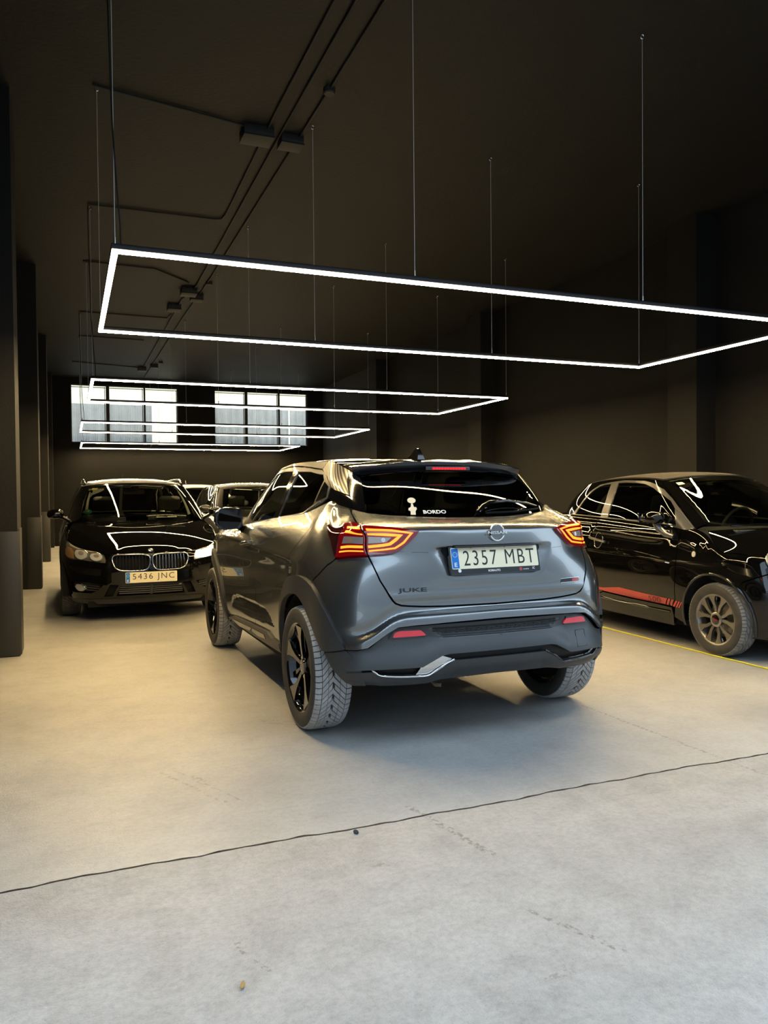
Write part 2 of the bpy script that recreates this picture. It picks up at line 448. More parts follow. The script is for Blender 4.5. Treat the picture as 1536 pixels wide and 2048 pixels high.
# ------------------------------------------------------------------ hall: floor, walls, columns, ceiling, windows
XL, XR, YF, YB, ZC = -.85, 7.30, 2.70, 22.90, 4.65
def concrete_mat(rough=False):
    m = principled('rough_concrete' if rough else 'polished_concrete', (.42, .41, .39), .5, spec=.4)
    n, l, b = nodes_of(m)
    tc = n.new('ShaderNodeTexCoord'); obj = tc.outputs['Object']
    def noise(s, d=6, r=.55, vec=obj):
        q = n.new('ShaderNodeTexNoise'); q.inputs['Scale'].default_value = s; q.inputs['Detail'].default_value = d; q.inputs['Roughness'].default_value = r
        l.new(vec, q.inputs['Vector']); return q.outputs['Fac']
    def ramp(x, *st):
        c = n.new('ShaderNodeValToRGB'); el = c.color_ramp.elements
        while len(el) < len(st): el.new(.5)
        for e, (p, col) in zip(el, st): e.position = p; e.color = (*col, 1) if isinstance(col, tuple) else (col, col, col, 1)
        l.new(x, c.inputs[0]); return c.outputs[0]
    def mix(f, a, c, mode='MIX'):
        x = n.new('ShaderNodeMix'); x.data_type = 'RGBA'; x.blend_type = mode
        if isinstance(f, (int, float)): x.inputs['Factor'].default_value = f
        else: l.new(f, x.inputs['Factor'])
        for s, v in (('A', a), ('B', c)):
            if isinstance(v, tuple): x.inputs[s].default_value = (*v, 1)
            else: l.new(v, x.inputs[s])
        return x.outputs['Result']
    base = ramp(noise(1.1, 8, .6), (.30, (.375, .365, .345)), (.50, (.435, .425, .40)), (.72, (.485, .475, .45)))
    fine = ramp(noise(42, 6, .75), (.32, .70 if rough else .80), (.58, 1.0))
    base = mix(.8, base, fine, 'MULTIPLY')
    spk = ramp(noise(210, 2, .5), (.27, .55), (.36, 1.0))
    base = mix(.8, base, spk, 'MULTIPLY')
    spk2 = ramp(noise(95, 2, .5), (.66, 1.0), (.73, 1.18))
    base = mix(.6, base, spk2, 'MULTIPLY')
    mot = ramp(noise(6.5, 8, .68), (.34, .84), (.52, 1.0), (.68, 1.07))
    base = mix(1.0 if rough else .6, base, mot, 'MULTIPLY')
    mp = n.new('ShaderNodeMapping'); mp.inputs['Rotation'].default_value = (0, 0, .5); mp.inputs['Scale'].default_value = (.6, 9, 1); l.new(obj, mp.inputs['Vector'])
    scr = ramp(noise(2.4, 6, .7, mp.outputs[0]), (.30, .86), (.42, 1.0))
    base = mix(.7, base, scr, 'MULTIPLY')
    st = ramp(noise(3.3, 3, .5), (.70, 1.0), (.78, .80))
    base = mix(.55, base, st, 'MULTIPLY')
    # tyre tracks and scuffs left on the floor
    sx = n.new('ShaderNodeSeparateXYZ'); l.new(obj, sx.inputs[0])
    def mth(op, *a):
        q = n.new('ShaderNodeMath'); q.operation = op
        for k, v in enumerate(a):
            if isinstance(v, (int, float)): q.inputs[k].default_value = v
            else: l.new(v, q.inputs[k])
        return q.outputs[0]
    def mrange(x, a, c):
        q = n.new('ShaderNodeMapRange'); q.interpolation_type = 'SMOOTHSTEP'; l.new(x, q.inputs[0])
        q.inputs['From Min'].default_value = a; q.inputs['From Max'].default_value = c; return q.outputs[0]
    blot = ramp(noise(46, 3, .6), (.47, 0.), (.56, 1.)); wob = noise(14, 2, .5)
    tot = None
    for (ax, ay), (bx_, by), w, k in (((1.286, 2.93), (1.390, 2.39), .022, .55), ((1.303, 2.04), (1.43, 1.74), .014, .6), ((2.885, 3.90), (2.93, 2.55), .013, .5), ((.372, 3.745), (.60, 3.24), .012, .34), ((.43, 3.76), (.66, 3.25), .010, .30), ((.50, 3.64), (.56, 3.53), .02, .35),
                                      ((.425, 2.235), (.440, 2.14), .010, .5), ((.440, 2.14), (.487, 2.045), .008, .55), ((.99, 4.385), (1.21, 4.235), .009, .5), ((.985, 4.355), (1.20, 4.195), .009, .5), ((1.0, 4.41), (1.21, 4.26), .007, .45), ((.96, 2.50), (1.02, 2.48), .018, .4), ((1.15, 1.72), (1.25, 1.73), .016, .4)):
        L = math.hypot(bx_-ax, by-ay); dx, dy = (bx_-ax)/L, (by-ay)/L
        px = mth('SUBTRACT', sx.outputs[0], ax); py = mth('SUBTRACT', sx.outputs[1], ay)
        t = mth('ADD', mth('MULTIPLY', px, dx), mth('MULTIPLY', py, dy))
        d = mth('ABSOLUTE', mth('ADD', mth('SUBTRACT', mth('MULTIPLY', px, dy), mth('MULTIPLY', py, dx)), mth('MULTIPLY', mth('SUBTRACT', wob, .5), .03)))
        m1 = mrange(d, w, w*.45)
        m2 = mth('MULTIPLY', mrange(t, -.02, .02), mrange(t, L+.02, L-.02))
        mm = mth('MULTIPLY', mth('MULTIPLY', m1, m2), k)
        tot = mm if tot is None else mth('MAXIMUM', tot, mm)
    base = mix(mth('MULTIPLY', tot, blot), base, (.10, .085, .065))
    l.new(base, b.inputs['Base Color'])
    l.new(ramp(noise(1.7, 6, .6), (.3, .30), (.7, .50)), b.inputs['Roughness'])
    bp = n.new('ShaderNodeBump'); bp.inputs['Strength'].default_value = .9 if rough else .34; bp.inputs['Distance'].default_value = .004
    a = n.new('ShaderNodeMath'); a.operation = 'ADD'; l.new(noise(26, 8, .7), a.inputs[0]); l.new(noise(120, 3, .6), a.inputs[1]); l.new(a.outputs[0], bp.inputs['Height']); l.new(bp.outputs[0], b.inputs['Normal'])
    return m
M['concrete'] = concrete_mat()
M['concrete_out'] = concrete_mat(True)
M['black_wall'] = add_noise(principled('black_wall_paint', (.03, .03, .03), .75, spec=.3), (.0074, .0074, .0073), (.0100, .0099, .0097), 1.3, 6, .25, 45)
M['black_ceiling'] = add_noise(principled('black_ceiling_paint', (.03, .03, .03), .62, spec=.35), (.0056, .0058, .0060), (.0074, .0076, .0077), .7, 6, .3, 30)
M['black_back'] = add_noise(principled('black_back_wall_paint', (.02, .02, .02), .8, spec=.2), (.0042, .0042, .0040), (.0058, .0057, .0055), 1.3, 6, .25, 45)
M['black_column'] = add_noise(principled('black_column_paint', (.03, .03, .03), .7, spec=.3), (.0080, .0074, .0064), (.011, .010, .0088), 2, 5, .2, 50)
M['guard'] = principled('dark_metal_guard', (.036, .034, .031), .42, .2)
M['conduit'] = principled('black_conduit', (.005, .005, .005), .6)
M['jbox'] = principled('black_junction_box', (.016, .016, .0155), .6)
M['led'] = principled('lit_led_diffuser', (.9, .9, .9), .5, emit=LED_COLOR, emit_s=LED_STRENGTH)
M['led_side'] = principled('lit_led_edge', (.9, .9, .9), .5, emit=(1.0, .86, .62), emit_s=LED_SIDE)
M['profile'] = principled('black_aluminium_profile', (.03, .03, .032), .35, .6)
M['wire'] = principled('steel_wire', (.75, .73, .70), .5, .3)
M['eye'] = principled('bright_steel_eye', (.7, .68, .65), .25, 1.0)
M['winframe'] = principled('black_window_frame', (.012, .012, .012), .5)

M['dirt'] = add_noise(principled('dark_joint_dirt', (.06, .045, .03), .95, spec=.1), (.07, .05, .034), (.16, .115, .075), 9)
def struct(o): o['kind'] = 'structure'; return o
def slabs(name, boxes, mat, bevel=0.0):
    bm = bmesh.new()
    for lo, hi in boxes: bm_box(bm, lo, hi, bevel)
    return struct(from_bm(name, bm, mat, None))
# two floor slabs either side of the threshold joint (Y = 2.81): edges rounded, joint recessed
def floor_slab(name, x0, x1, y0, y1, jag=None):
    bm = bmesh.new(); nx = 360; rnd = random.Random(5)
    xs = [x0+(x1-x0)*i/nx for i in range(nx+1)]
    off = [.006*math.sin(x*3.1+.4)+.0045*math.sin(x*9.7+1)+.003*math.sin(x*23.+2)+.002*math.sin(x*57.) + (.0035*math.sin(x*41)*math.sin(x*2.3) if jag == 'lo' else 0) for x in xs]
    def yj(i, s): return off[i] if s else 0
    top0 = []; top1 = []
    for i, x in enumerate(xs):
        top0.append((x, y0+(off[i] if jag == 'lo' else 0), 0)); top1.append((x, y1+(off[i] if jag == 'hi' else 0), 0))
    a0 = [bm.verts.new(p) for p in top0]; a1 = [bm.verts.new(p) for p in top1]
    b0 = [bm.verts.new((p[0], p[1]-(.001 if jag == 'lo' else 0), -.010)) for p in top0]; b1 = [bm.verts.new((p[0], p[1]+(.001 if jag == 'hi' else 0), -.010)) for p in top1]
    for i in range(nx):
        bm.faces.new((a0[i], a0[i+1], a1[i+1], a1[i])); bm.faces.new((b0[i], b0[i+1], a0[i+1], a0[i])); bm.faces.new((a1[i], a1[i+1], b1[i+1], b1[i]))
    for f in bm.faces:
        if min(v.co.z for v in f.verts) < -.005: f.material_index = 1
    return struct(from_bm(name, bm, [M['concrete_out'] if jag == 'hi' else M['concrete'], M['dirt']]))
floor_slab('floor', XL-.4, XR+.6, 2.8165, YB+.3, 'lo')
floor_slab('floor_front', XL-3.2, XR+3.0, -2.2, 2.8045, 'hi')
slabs('trim_1', [((XL-3, 2.75, -.05), (XR+3, 2.87, -.0075))], M['dirt'])
slabs('ceiling', [((XL-.4, YF-.2, ZC), (XR+.6, YB+.3, ZC+.2))], M['black_ceiling'])
slabs('wall_left', [((XL-.25, YF, 0), (XL, YB+.25, ZC))], M['black_wall'])
slabs('wall_right', [((XR, YF, 0), (XR+.25, YB+.25, ZC))], M['black_wall'])
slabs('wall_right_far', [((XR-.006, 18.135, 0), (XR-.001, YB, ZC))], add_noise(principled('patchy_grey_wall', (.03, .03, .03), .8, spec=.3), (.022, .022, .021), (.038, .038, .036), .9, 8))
# back wall around two window openings
WZ0, WZ1 = 2.84, 4.46
W1, W2 = (.05, 2.94), (3.97, 6.82)
slabs('wall_back', [((XL, YB, 0), (XR, YB+.25, WZ0)), ((XL, YB, WZ1), (XR, YB+.25, ZC)), ((XL, YB, WZ0), (W1[0], YB+.25, WZ1)), ((W1[1], YB, WZ0), (W2[0], YB+.25, WZ1)), ((W2[1], YB, WZ0), (XR, YB+.25, WZ1))], M['black_back'])
# front wall: header over the wide entrance behind the threshold
slabs('wall_front', [((XL-.25, YF-.25, 3.75), (XR+.25, YF, ZC)), ((XL-3, YF-.25, 0), (XL, YF, ZC)), ((XR, YF-.25, 0), (XR+3, YF, ZC))], M['black_wall'])
# behind the camera: street paving, plus an unseen block added against sky and sun
slabs('floor_street', [((-30, -13, -.25), (34, -2.2, -.012))], M['concrete'])
op = box('sky_blocker', (-28, -14.5, 0), (32, -13, 16.5), add_noise(principled('grey_render', (.34, .35, .36), .9), (.30, .31, .33), (.38, .39, .40), 1)); tag(op, 'unseen grey block added behind the camera to hold back sky and sun', 'light blocker')
# columns and pilasters with guards
cols = []
for k, y in enumerate((7.0, 12.15, 17.30, 22.25)):
    c = slabs('trim_%d' % (k+2), [((XL, y, 0), (-.405, y+.52, ZC))], M['black_column'])
    if k < 3:
        g = .011
        a = box('corner_guard', (-.575, y-g, 0.004), (-.396, y+.0, 1.03), M['guard'], c, .003)
        b = box('corner_guard', (-.405, y+.05, 0.004), (-.405+.014, y+.36, 1.05), M['guard'], c, .003)
        box('guard_edge', (-.585, y-.004, .004), (-.573, y, 1.03), M['conduit'], c)
for k, y in enumerate((7.20, 12.45, 17.65)):
    slabs('trim_%d' % (k+6), [((7.0, y, 0), (XR, y+.48, ZC))], M['black_column'])
# windows: frame, mullions, wired panes, rod latches
M['wired'] = None
def wired_glass():
    m = principled('wired_window_glass', (.9, .9, .88), .3)
    n, l = m.node_tree.nodes, m.node_tree.links; n.clear()
    o = n.new('ShaderNodeOutputMaterial'); t = n.new('ShaderNodeBsdfTransparent'); d = n.new('ShaderNodeBsdfTranslucent'); mx = n.new('ShaderNodeMixShader')
    tc = n.new('ShaderNodeTexCoord'); mp = n.new('ShaderNodeMapping'); ck = n.new('ShaderNodeTexChecker'); cr = n.new('ShaderNodeMapRange')
    mp.inputs['Rotation'].default_value = (0, PI/4, 0); l.new(tc.outputs['Object'], mp.inputs['Vector']); l.new(mp.outputs[0], ck.inputs['Vector']); ck.inputs['Scale'].default_value = 30
    l.new(ck.outputs['Fac'], cr.inputs[0]); cr.inputs['To Min'].default_value = .05; cr.inputs['To Max'].default_value = .22
    d.inputs['Color'].default_value = (.9, .9, .85, 1)
    l.new(cr.outputs[0], mx.inputs[0]); l.new(t.outputs[0], mx.inputs[1]); l.new(d.outputs[0], mx.inputs[2]); l.new(mx.outputs[0], o.inputs[0])
    return m
M['wired'] = wired_glass()
def window(name, x0, x1, mull):
    y = YB+.06
    bm = bmesh.new(); t = .03
    bm_box(bm, (x0, y, WZ0), (x0+t, y+.06, WZ1)); bm_box(bm, (x1-t, y, WZ0), (x1, y+.06, WZ1))
    bm_box(bm, (x0+t, y, WZ0), (x1-t, y+.06, WZ0+t)); bm_box(bm, (x0+t, y, WZ1-t), (x1-t, y+.06, WZ1))
    w = struct(from_bm(name, bm, M['winframe']))
    edges = [x0]+[m for m, _ in mull]+[x1]; wid = [t]+[q for _, q in mull]+[t]
    for m, q in mull: box('mullion', (m-q/2, y-.02, WZ0+t), (m+q/2, y+.07, WZ1-t), M['winframe'], w)
    for i in range(len(edges)-1):
        a = edges[i]+wid[i]/2+.005; b = edges[i+1]-wid[i+1]/2-.005
        p = box('pane', (a, y+.03, WZ0+t), (b, y+.036, WZ1-t), M['wired'], w)
        box('latch_rod', (b-.035, y+.005, WZ0+.05), (b-.018, y+.02, WZ1-.05), M['winframe'], w)
        box('transom', (a, y-.005, WZ1-.085), (b, y+.02, WZ1-.068), M['winframe'], w)
    return w
window('window_1', W1[0], W1[1], [(1.02, .09), (2.01, .045)])
window('window_2', W2[0], W2[1], [(4.92, .08), (5.92, .055)])
# what stands outside the back windows: a pale wall and a ribbed sheet fence
M['pale_render'] = add_noise(principled('pale_render', (.88, .80, .60), .9), (.80, .70, .48), (.86, .77, .55), 2)
M['sheet'] = add_noise(principled('ribbed_grey_sheet', (.42, .42, .40), .6), (.20, .185, .155), (.29, .27, .23), 3)
pw = box('neighbour_wall', (-9, YB+8.0, 0), (18, YB+8.4, 8.0), M['pale_render']); tag(pw, 'pale rendered wall across the yard behind the hall windows', 'wall')
def ribbed(name, x0, x1, y, z0, z1, par):
    bm = bmesh.new(); n = int((x1-x0)/.06); pts = []
    for i in range(n+1): pts.append((x0+(x1-x0)*i/n, y+(.03 if (i//2) % 2 else 0)))
    A = [bm.verts.new((x, yy, z0)) for x, yy in pts]; B = [bm.verts.new((x, yy, z1)) for x, yy in pts]
    for i in range(n): bm.faces.new((A[i], A[i+1], B[i+1], B[i]))
    return from_bm(name, bm, M['sheet'], par)
fence = empty('sheet_fence', (0, YB+2.6, 0)); tag(fence, 'ribbed grey metal sheet fence seen through the lower window panes', 'fence')
for a, b in ((-4, -.6), (-.55, 2.45), (4.0, 6.9), (6.95, 10)): ribbed('sheet', a, b, 0, 0, 4.22, fence)
yard = box('yard_ground', (-12, YB+.25, -.2), (18, YB+14, -.02), M['pale_render']); struct(yard); yard.name = 'floor_yard'
# ------------------------------------------------------------------ LED frames
FL, FW, FZ = 5.544, 2.233, 2.6605
def led_frame(x, y, label):
    f = empty('light_frame', (x, y, FZ)); tag(f, label, 'lamp', 'rectangular LED light frames')
    t = .036
    for (a, b) in (((0, 0), (FL, t)), ((0, FW-t), (FL, FW)), ((0, t), (t, FW-t)), ((FL-t, t), (FL, FW-t))):
        pr = box('profile', (a[0], a[1], .0165), (b[0], b[1], .046), M['profile'], f, .002)
        dm = box('diffuser', (a[0]+.001, a[1]+.001, -.002), (b[0]-.001, b[1]-.001, .016), [M['led_side'], M['led']], pr, .004)
        for pgn in dm.data.polygons:
            if pgn.normal.z < -.9: pgn.material_index = 1
    for yy in (.02, FW-.02):
        for xx in (.02, 1.85, 3.69, FL-.02):
            w = tube('hanging_wire', [(xx, yy, .047), (xx, yy, ZC-FZ-.045)], .0020, M['wire'], f, 5)
            tube('wire_grip', [(xx, yy, .046), (xx, yy, .085)], .006, M['eye'], w, 8)
            bm = bmesh.new(); bm_tube(bm, [(xx+.016*math.cos(q), yy, ZC-FZ-.022+.016*math.sin(q)) for q in np.linspace(0, 2*PI, 13)[:-1]], .0045, 6, True)
            from_bm('ceiling_eye', bm, M['eye'], w, 60)
    # power lead from the ceiling to the near left corner
    tube('power_lead', [(.05, .022, .046), (.05, .024, .14), (.035, .02, .35), (.015, .01, .7), (.0, .0, 1.4), (-.005, -.01, ZC-FZ-.002)], .005, M['conduit'], f, 6)
    return f
for (x, y), lb in zip(((.235, 4.541), (.245, 9.51), (.205, 14.87), (.27, 20.30)), ('nearest rectangular LED light frame hanging above the grey crossover', 'second rectangular LED light frame from the camera hanging on wires', 'third rectangular LED light frame from the camera hanging before the windows', 'farthest rectangular LED light frame hanging just below the window sills')):
    led_frame(x, y, lb)
# ------------------------------------------------------------------ ceiling conduits and boxes
def conduit(pts, label, r=.011):
    o = tube('conduit', [(x, y, ZC-.014) for x, y in pts], r, M['conduit'], None, 8)
    return tag(o, label, 'pipe', 'ceiling conduits')
conduit([(1.70, 3.0), (1.71, 6.70), (1.72, 7.0), (1.76, 9.2), (1.74, 9.36), (1.66, 9.40), (.24, 9.43)], 'black ceiling conduit that turns off left beyond the first junction boxes')
conduit([(1.83, 3.0), (1.85, 6.7), (1.90, 12.4), (1.80, 13.4), (1.79, 20.6)], 'middle black conduit of the three running along the ceiling')
conduit([(2.01, 3.0), (2.03, 6.1), (2.035, 12.0), (1.99, 15.0), (1.97, 20.0), (1.96, 22.5)], 'rightmost black conduit of the three, passing the round boxes')
conduit([(1.90, 22.72), (1.55, 22.76), (-.3, 22.76)], 'black conduit along the foot of the ceiling at the window wall')
conduit([(.22, 6.72), (.9, 6.84), (1.52, 6.96)], 'short black branch conduit left of the nearest ceiling junction box')
conduit([(.22, 11.70), (1.2, 11.72), (1.76, 12.3)], 'short black branch conduit above the second light frame far edge')
conduit([(.22, 14.85), (1.72, 14.85), (1.755, 14.5)], 'black branch conduit above the third light frame near edge')
conduit([(.22, 17.05), (1.5, 17.10)], 'black branch conduit above the third light frame far edge')
conduit([(.10, 20.3), (1.68, 20.7)], 'black branch conduit at the farthest junction box')
def jbox(x0, x1, y0, y1, h, label):
    b = empty('junction_box', ((x0+x1)/2, (y0+y1)/2, ZC)); w, d = (x1-x0)/2, (y1-y0)/2
    box('box_base', (-w, -d, -h+.018), (w, d, -.001), M['jbox'], b, .004); box('box_lid', (-w-.004, -d-.004, -h), (w+.004, d+.004, -h+.0175), M['jbox'], b, .004)
    return tag(b, label, 'electrical box', 'ceiling junction boxes')
jbox(1.50, 1.775, 6.92, 7.14, .10, 'largest black junction box on the ceiling near the first light frame')
jbox(1.86, 2.07, 6.98, 7.16, .09, 'black junction box just right of the largest one on the ceiling')
jbox(1.70, 1.94, 12.60, 12.85, .10, 'black junction box at the head of the second ceiling cluster')
jbox(1.90, 2.10, 13.0, 13.2, .09, 'black junction box rightmost in the second ceiling cluster')
jbox(1.62, 1.84, 13.75, 13.98, .10, 'black junction box lowest in the second ceiling cluster')
jbox(1.66, 1.86, 20.6, 20.85, .10, 'black junction box left in the farthest ceiling cluster')
jbox(1.92, 2.10, 20.1, 20.3, .09, 'pale lit junction box right in the farthest ceiling cluster')
for (x, y), lb in zip(((2.03, 6.10), (2.06, 12.2), (2.12, 19.7)), ('round black conduit box nearest on the ceiling', 'round black conduit box before the second ceiling cluster', 'round black conduit box before the farthest ceiling cluster')):
    bm = bmesh.new(); bm_lathe(bm, [(ZC-.001, .05), (ZC-.04, .05), (ZC-.048, .042), (ZC-.048, .001)], 20, 'z')
    for v in bm.verts: v.co.x += x; v.co.y += y
    tag(from_bm('round_conduit_box', bm, M['jbox'], None, 40), lb, 'electrical box')
# ------------------------------------------------------------------ grey crossover: body surfaces (x forward from rear axle, y left, z up)
JU = [0, .2, .4, .55, .66, .80, .93, 1.08, 1.28, 1.5, 1.9, 2.5, 3.1, 3.5, 3.95, 4.3, 4.65, 5.0, 5.4]
JZ = [.30, .37, .44, .50, .56, .62, .66, .70, .745, .80, .87, .94, 1.0, 1.05, 1.10, 1.142, 1.163, 1.177]
#        x at y=0    .2     .4    .55    .66     corner A      corner B
JR = [(-.60, -.598, -.585, -.56, -.525, (-.46, .735), (-.35, .79)),
      (-.665, -.662, -.648, -.622, -.585, (-.50, .772), (-.38, .832)),
      (-.69, -.687, -.67, -.64, -.60, (-.508, .782), (-.38, .855)),
      (-.69, -.687, -.67, -.64, -.60, (-.508, .782), (-.38, .857)),
      (-.685, -.68, -.662, -.635, -.60, (-.507, .781), (-.38, .858)),
      (-.68, -.675, -.657, -.632, -.598, (-.505, .780), (-.38, .858)),
      (-.672, -.668, -.653, -.629, -.596, (-.503, .779), (-.38, .858)),
      (-.66, -.656, -.646, -.625, -.594, (-.502, .778), (-.38, .856)),
      (-.648, -.645, -.637, -.62, -.592, (-.50, .777), (-.38, .854)),
      (-.648, -.645, -.637, -.616, -.585, (-.497, .772), (-.378, .850)),
      (-.653, -.649, -.636, -.605, -.565, (-.483, .757), (-.37, .833)),
      (-.658, -.651, -.627, -.585, -.53, (-.45, .742), (-.345, .812)),
      (-.661, -.651, -.612, -.556, -.488, (-.40, .738), (-.31, .795)),
      (-.660, -.648, -.602, -.543, -.475, (-.388, .73), (-.295, .783)),
      (-.650, -.637, -.588, -.530, -.466, (-.38, .722), (-.275, .768)),
      (-.605, -.590, -.540, -.468, -.405, (-.335, .692), (-.24, .735))]
JS1 = [(-.530, 0, 1.163), (-.512, .2, 1.165), (-.445, .4, 1.173), (-.365, .545, 1.182), (-.305, .62, 1.190), (-.245, .665, 1.198), (-.175, .700, 1.210)]
JG = [(-.440, 0, 1.175), (-.420, .2, 1.177), (-.350, .4, 1.187), (-.283, .53, 1.198), (-.235, .587, 1.210), (-.175, .622, 1.224), (-.110, .648, 1.240)]
JSX = [-.2, 0., .22, .62, 1.22, 1.82, 2.22, 2.636, 3.0]          # side stations
JSB = [(-.05, .670, 1.254), (.015, .683, 1.266), (.20, .733, 1.214), (.62, .757, 1.176), (1.22, .777, 1.126), (1.82, .787, 1.080), (2.2, .79, 1.055), (2.636, .78, 1.02), (3.0, .72, .97)]
JF = [((3.27, .62), .90), ((3.42, .35), .86), ((3.47, 0.), .85)]  # front corner and nose

def j_w(x, z):
    w = np.interp(z, [.30, .37, .44, .5, .62, .75, .85, .92], [.835, .860, .872, .877, .880, .882, .880, .873])
    w += .020*math.exp(-((x/.45)**2))*math.exp(-(((z-.78)/.26)**2)) + .022*math.exp(-(((x-2.636)/.5)**2))*math.exp(-(((z-.78)/.3)**2))
    if x < -.05: w -= .10*((-.05-x)/.33)**2
    if x > 2.3: w -= .11*((x-2.3)/.7)**2
    return w

def juke_nets():
    rows = []
    for i, z in enumerate(JZ):
        row = []
        if i < 16:
            for k, y in enumerate((0, .2, .4, .55, .66)): row.append((JR[i][k], y, z))
            for k in (5, 6): row.append((JR[i][k][0], JR[i][k][1], z))
        else:
            row += (JS1, JG)[i-16]
        for k, x in enumerate(JSX):
            xb, yb, zb = JSB[k]
            zz = .30+(z-.30)*(zb-.30)/(JZ[-1]-.30)
            if zz < .92: y = j_w(x, zz)
            else:
                s = (zz-.92)/(zb-.92); p = 1.5 if x < .3 else 1.8
                y = yb+(j_w(x, .92)-yb)*(1-s**p)
            s = max(0, (zz-.92)/(zb-.92))
            row.append((x+(xb-x)*s, y, zz))
        for (x, y), zb in JF:
            zz = .30+(z-.30)*(zb-.30)/(JZ[-1]-.30); t = (zz-.30)/(zb-.30)
            row.append((x-.16*t**4-.10*(1-t)**3, y*(1-.06*t**4), zz))
        rows.append(row)
    P = np.array(rows, float)                       # rows x cols(left half)
    us = JU[:P.shape[1]]
    Pm = P[:, 1:][:, ::-1]*np.array([1, -1, 1])
    low = Net([-u for u in us[1:]][::-1]+list(us), JZ, np.concatenate([Pm, P], 1), -1)
    # greenhouse: rows sill, middle, door-glass top, roof edge
    b = np.array(list(JG)+JSB+[(2.27, .62, 1.055), (2.33, .35, 1.07), (2.36, 0, 1.075)], float)
    b[13] = (2.18, .735, 1.045)
    b[14] = (2.215, .70, 1.05); b[15] = (2.245, .66, 1.052)
    inn = b.copy()
    inn[:, 2] -= .006
    inn[:, 1] *= .985; inn[:, 0] = inn[:, 0]*.995+.005*.8
    e = np.array([(-.015, 0, 1.435), (-.012, .19, 1.434), (0, .36, 1.424), (.012, .47, 1.414), (.005, .525, 1.412), (.04, .553, 1.438), (.085, .568, 1.458), (.14, .577, 1.476),
                  (.22, .583, 1.494), (.36, .588, 1.508), (.68, .595, 1.520), (1.1, .596, 1.520), (1.42, .585, 1.496), (1.52, .545, 1.490), (1.56, .50, 1.494), (1.585, .45, 1.498), (1.62, .35, 1.506), (1.66, .2, 1.518), (1.68, 0, 1.524)], float)
    n = min(len(inn), len(e)); inn, e = inn[:n], e[:n]
    bul = np.zeros((n, 3)); bul[:5, 0] = -.018; bul[:5, 2] = .012; bul[5:13, 1] = .020; bul[13:, 0] = .02; bul[13:, 2] = .02
    R = [inn+(e-inn)*t+bul*4*t*(1-t) for t in (0, .25, .5, .75, 1)]
    U = np.array(R)
    Um = U[:, 1:][:, ::-1]*np.array([1, -1, 1])
    us2 = JU[:n]
    up = Net([-u for u in us2[1:]][::-1]+list(us2), [0, .25, .5, .75, 1], np.concatenate([Um, U], 1), -1)
    # roof: u across (y), v along (x)
    xs = [-.02, .1, .22, .36, .68, 1.1, 1.42, 1.60, 1.68]
    zc = [1.493, 1.507, 1.519, 1.530, 1.549, 1.556, 1.549, 1.535, 1.526]
    ze = [1.455, 1.465, 1.494, 1.508, 1.520, 1.520, 1.496, 1.490, 1.480]
    ye = [.555, .572, .583, .588, .595, .596, .585, .50, .40]
    tt = np.linspace(-1, 1, 11)
    RP = [[(x+.0*abs(t), y*t, c-(c-z)*abs(t)**2.4) for t in tt] for x, y, c, z in zip(xs, ye, zc, ze)]
    roof = Net(list(tt), xs, RP, -1)
    return low, up, roof
JL, JT, JRF = juke_nets()
JPOSE = (2.0515, 4.1634, .0101)
# ------------------------------------------------------------------ wheels, plates, seats shared by all cars
def fit_text(txt, w, h, depth=0.0008, **k):
    me = text_mesh(txt, 1.0, depth, **k)
    xs = [v.co.x for v in me.vertices]; ys = [v.co.y for v in me.vertices]
    sx, sy = w/(max(xs)-min(xs)), h/(max(ys)-min(ys)); ox, oy = (max(xs)+min(xs))/2, (max(ys)+min(ys))/2
    for v in me.vertices:
        v.co.x = (v.co.x-ox)*sx; v.co.y = (v.co.y-oy)*sy
        v.co.z = max(min(v.co.z, depth), 0)
    return me

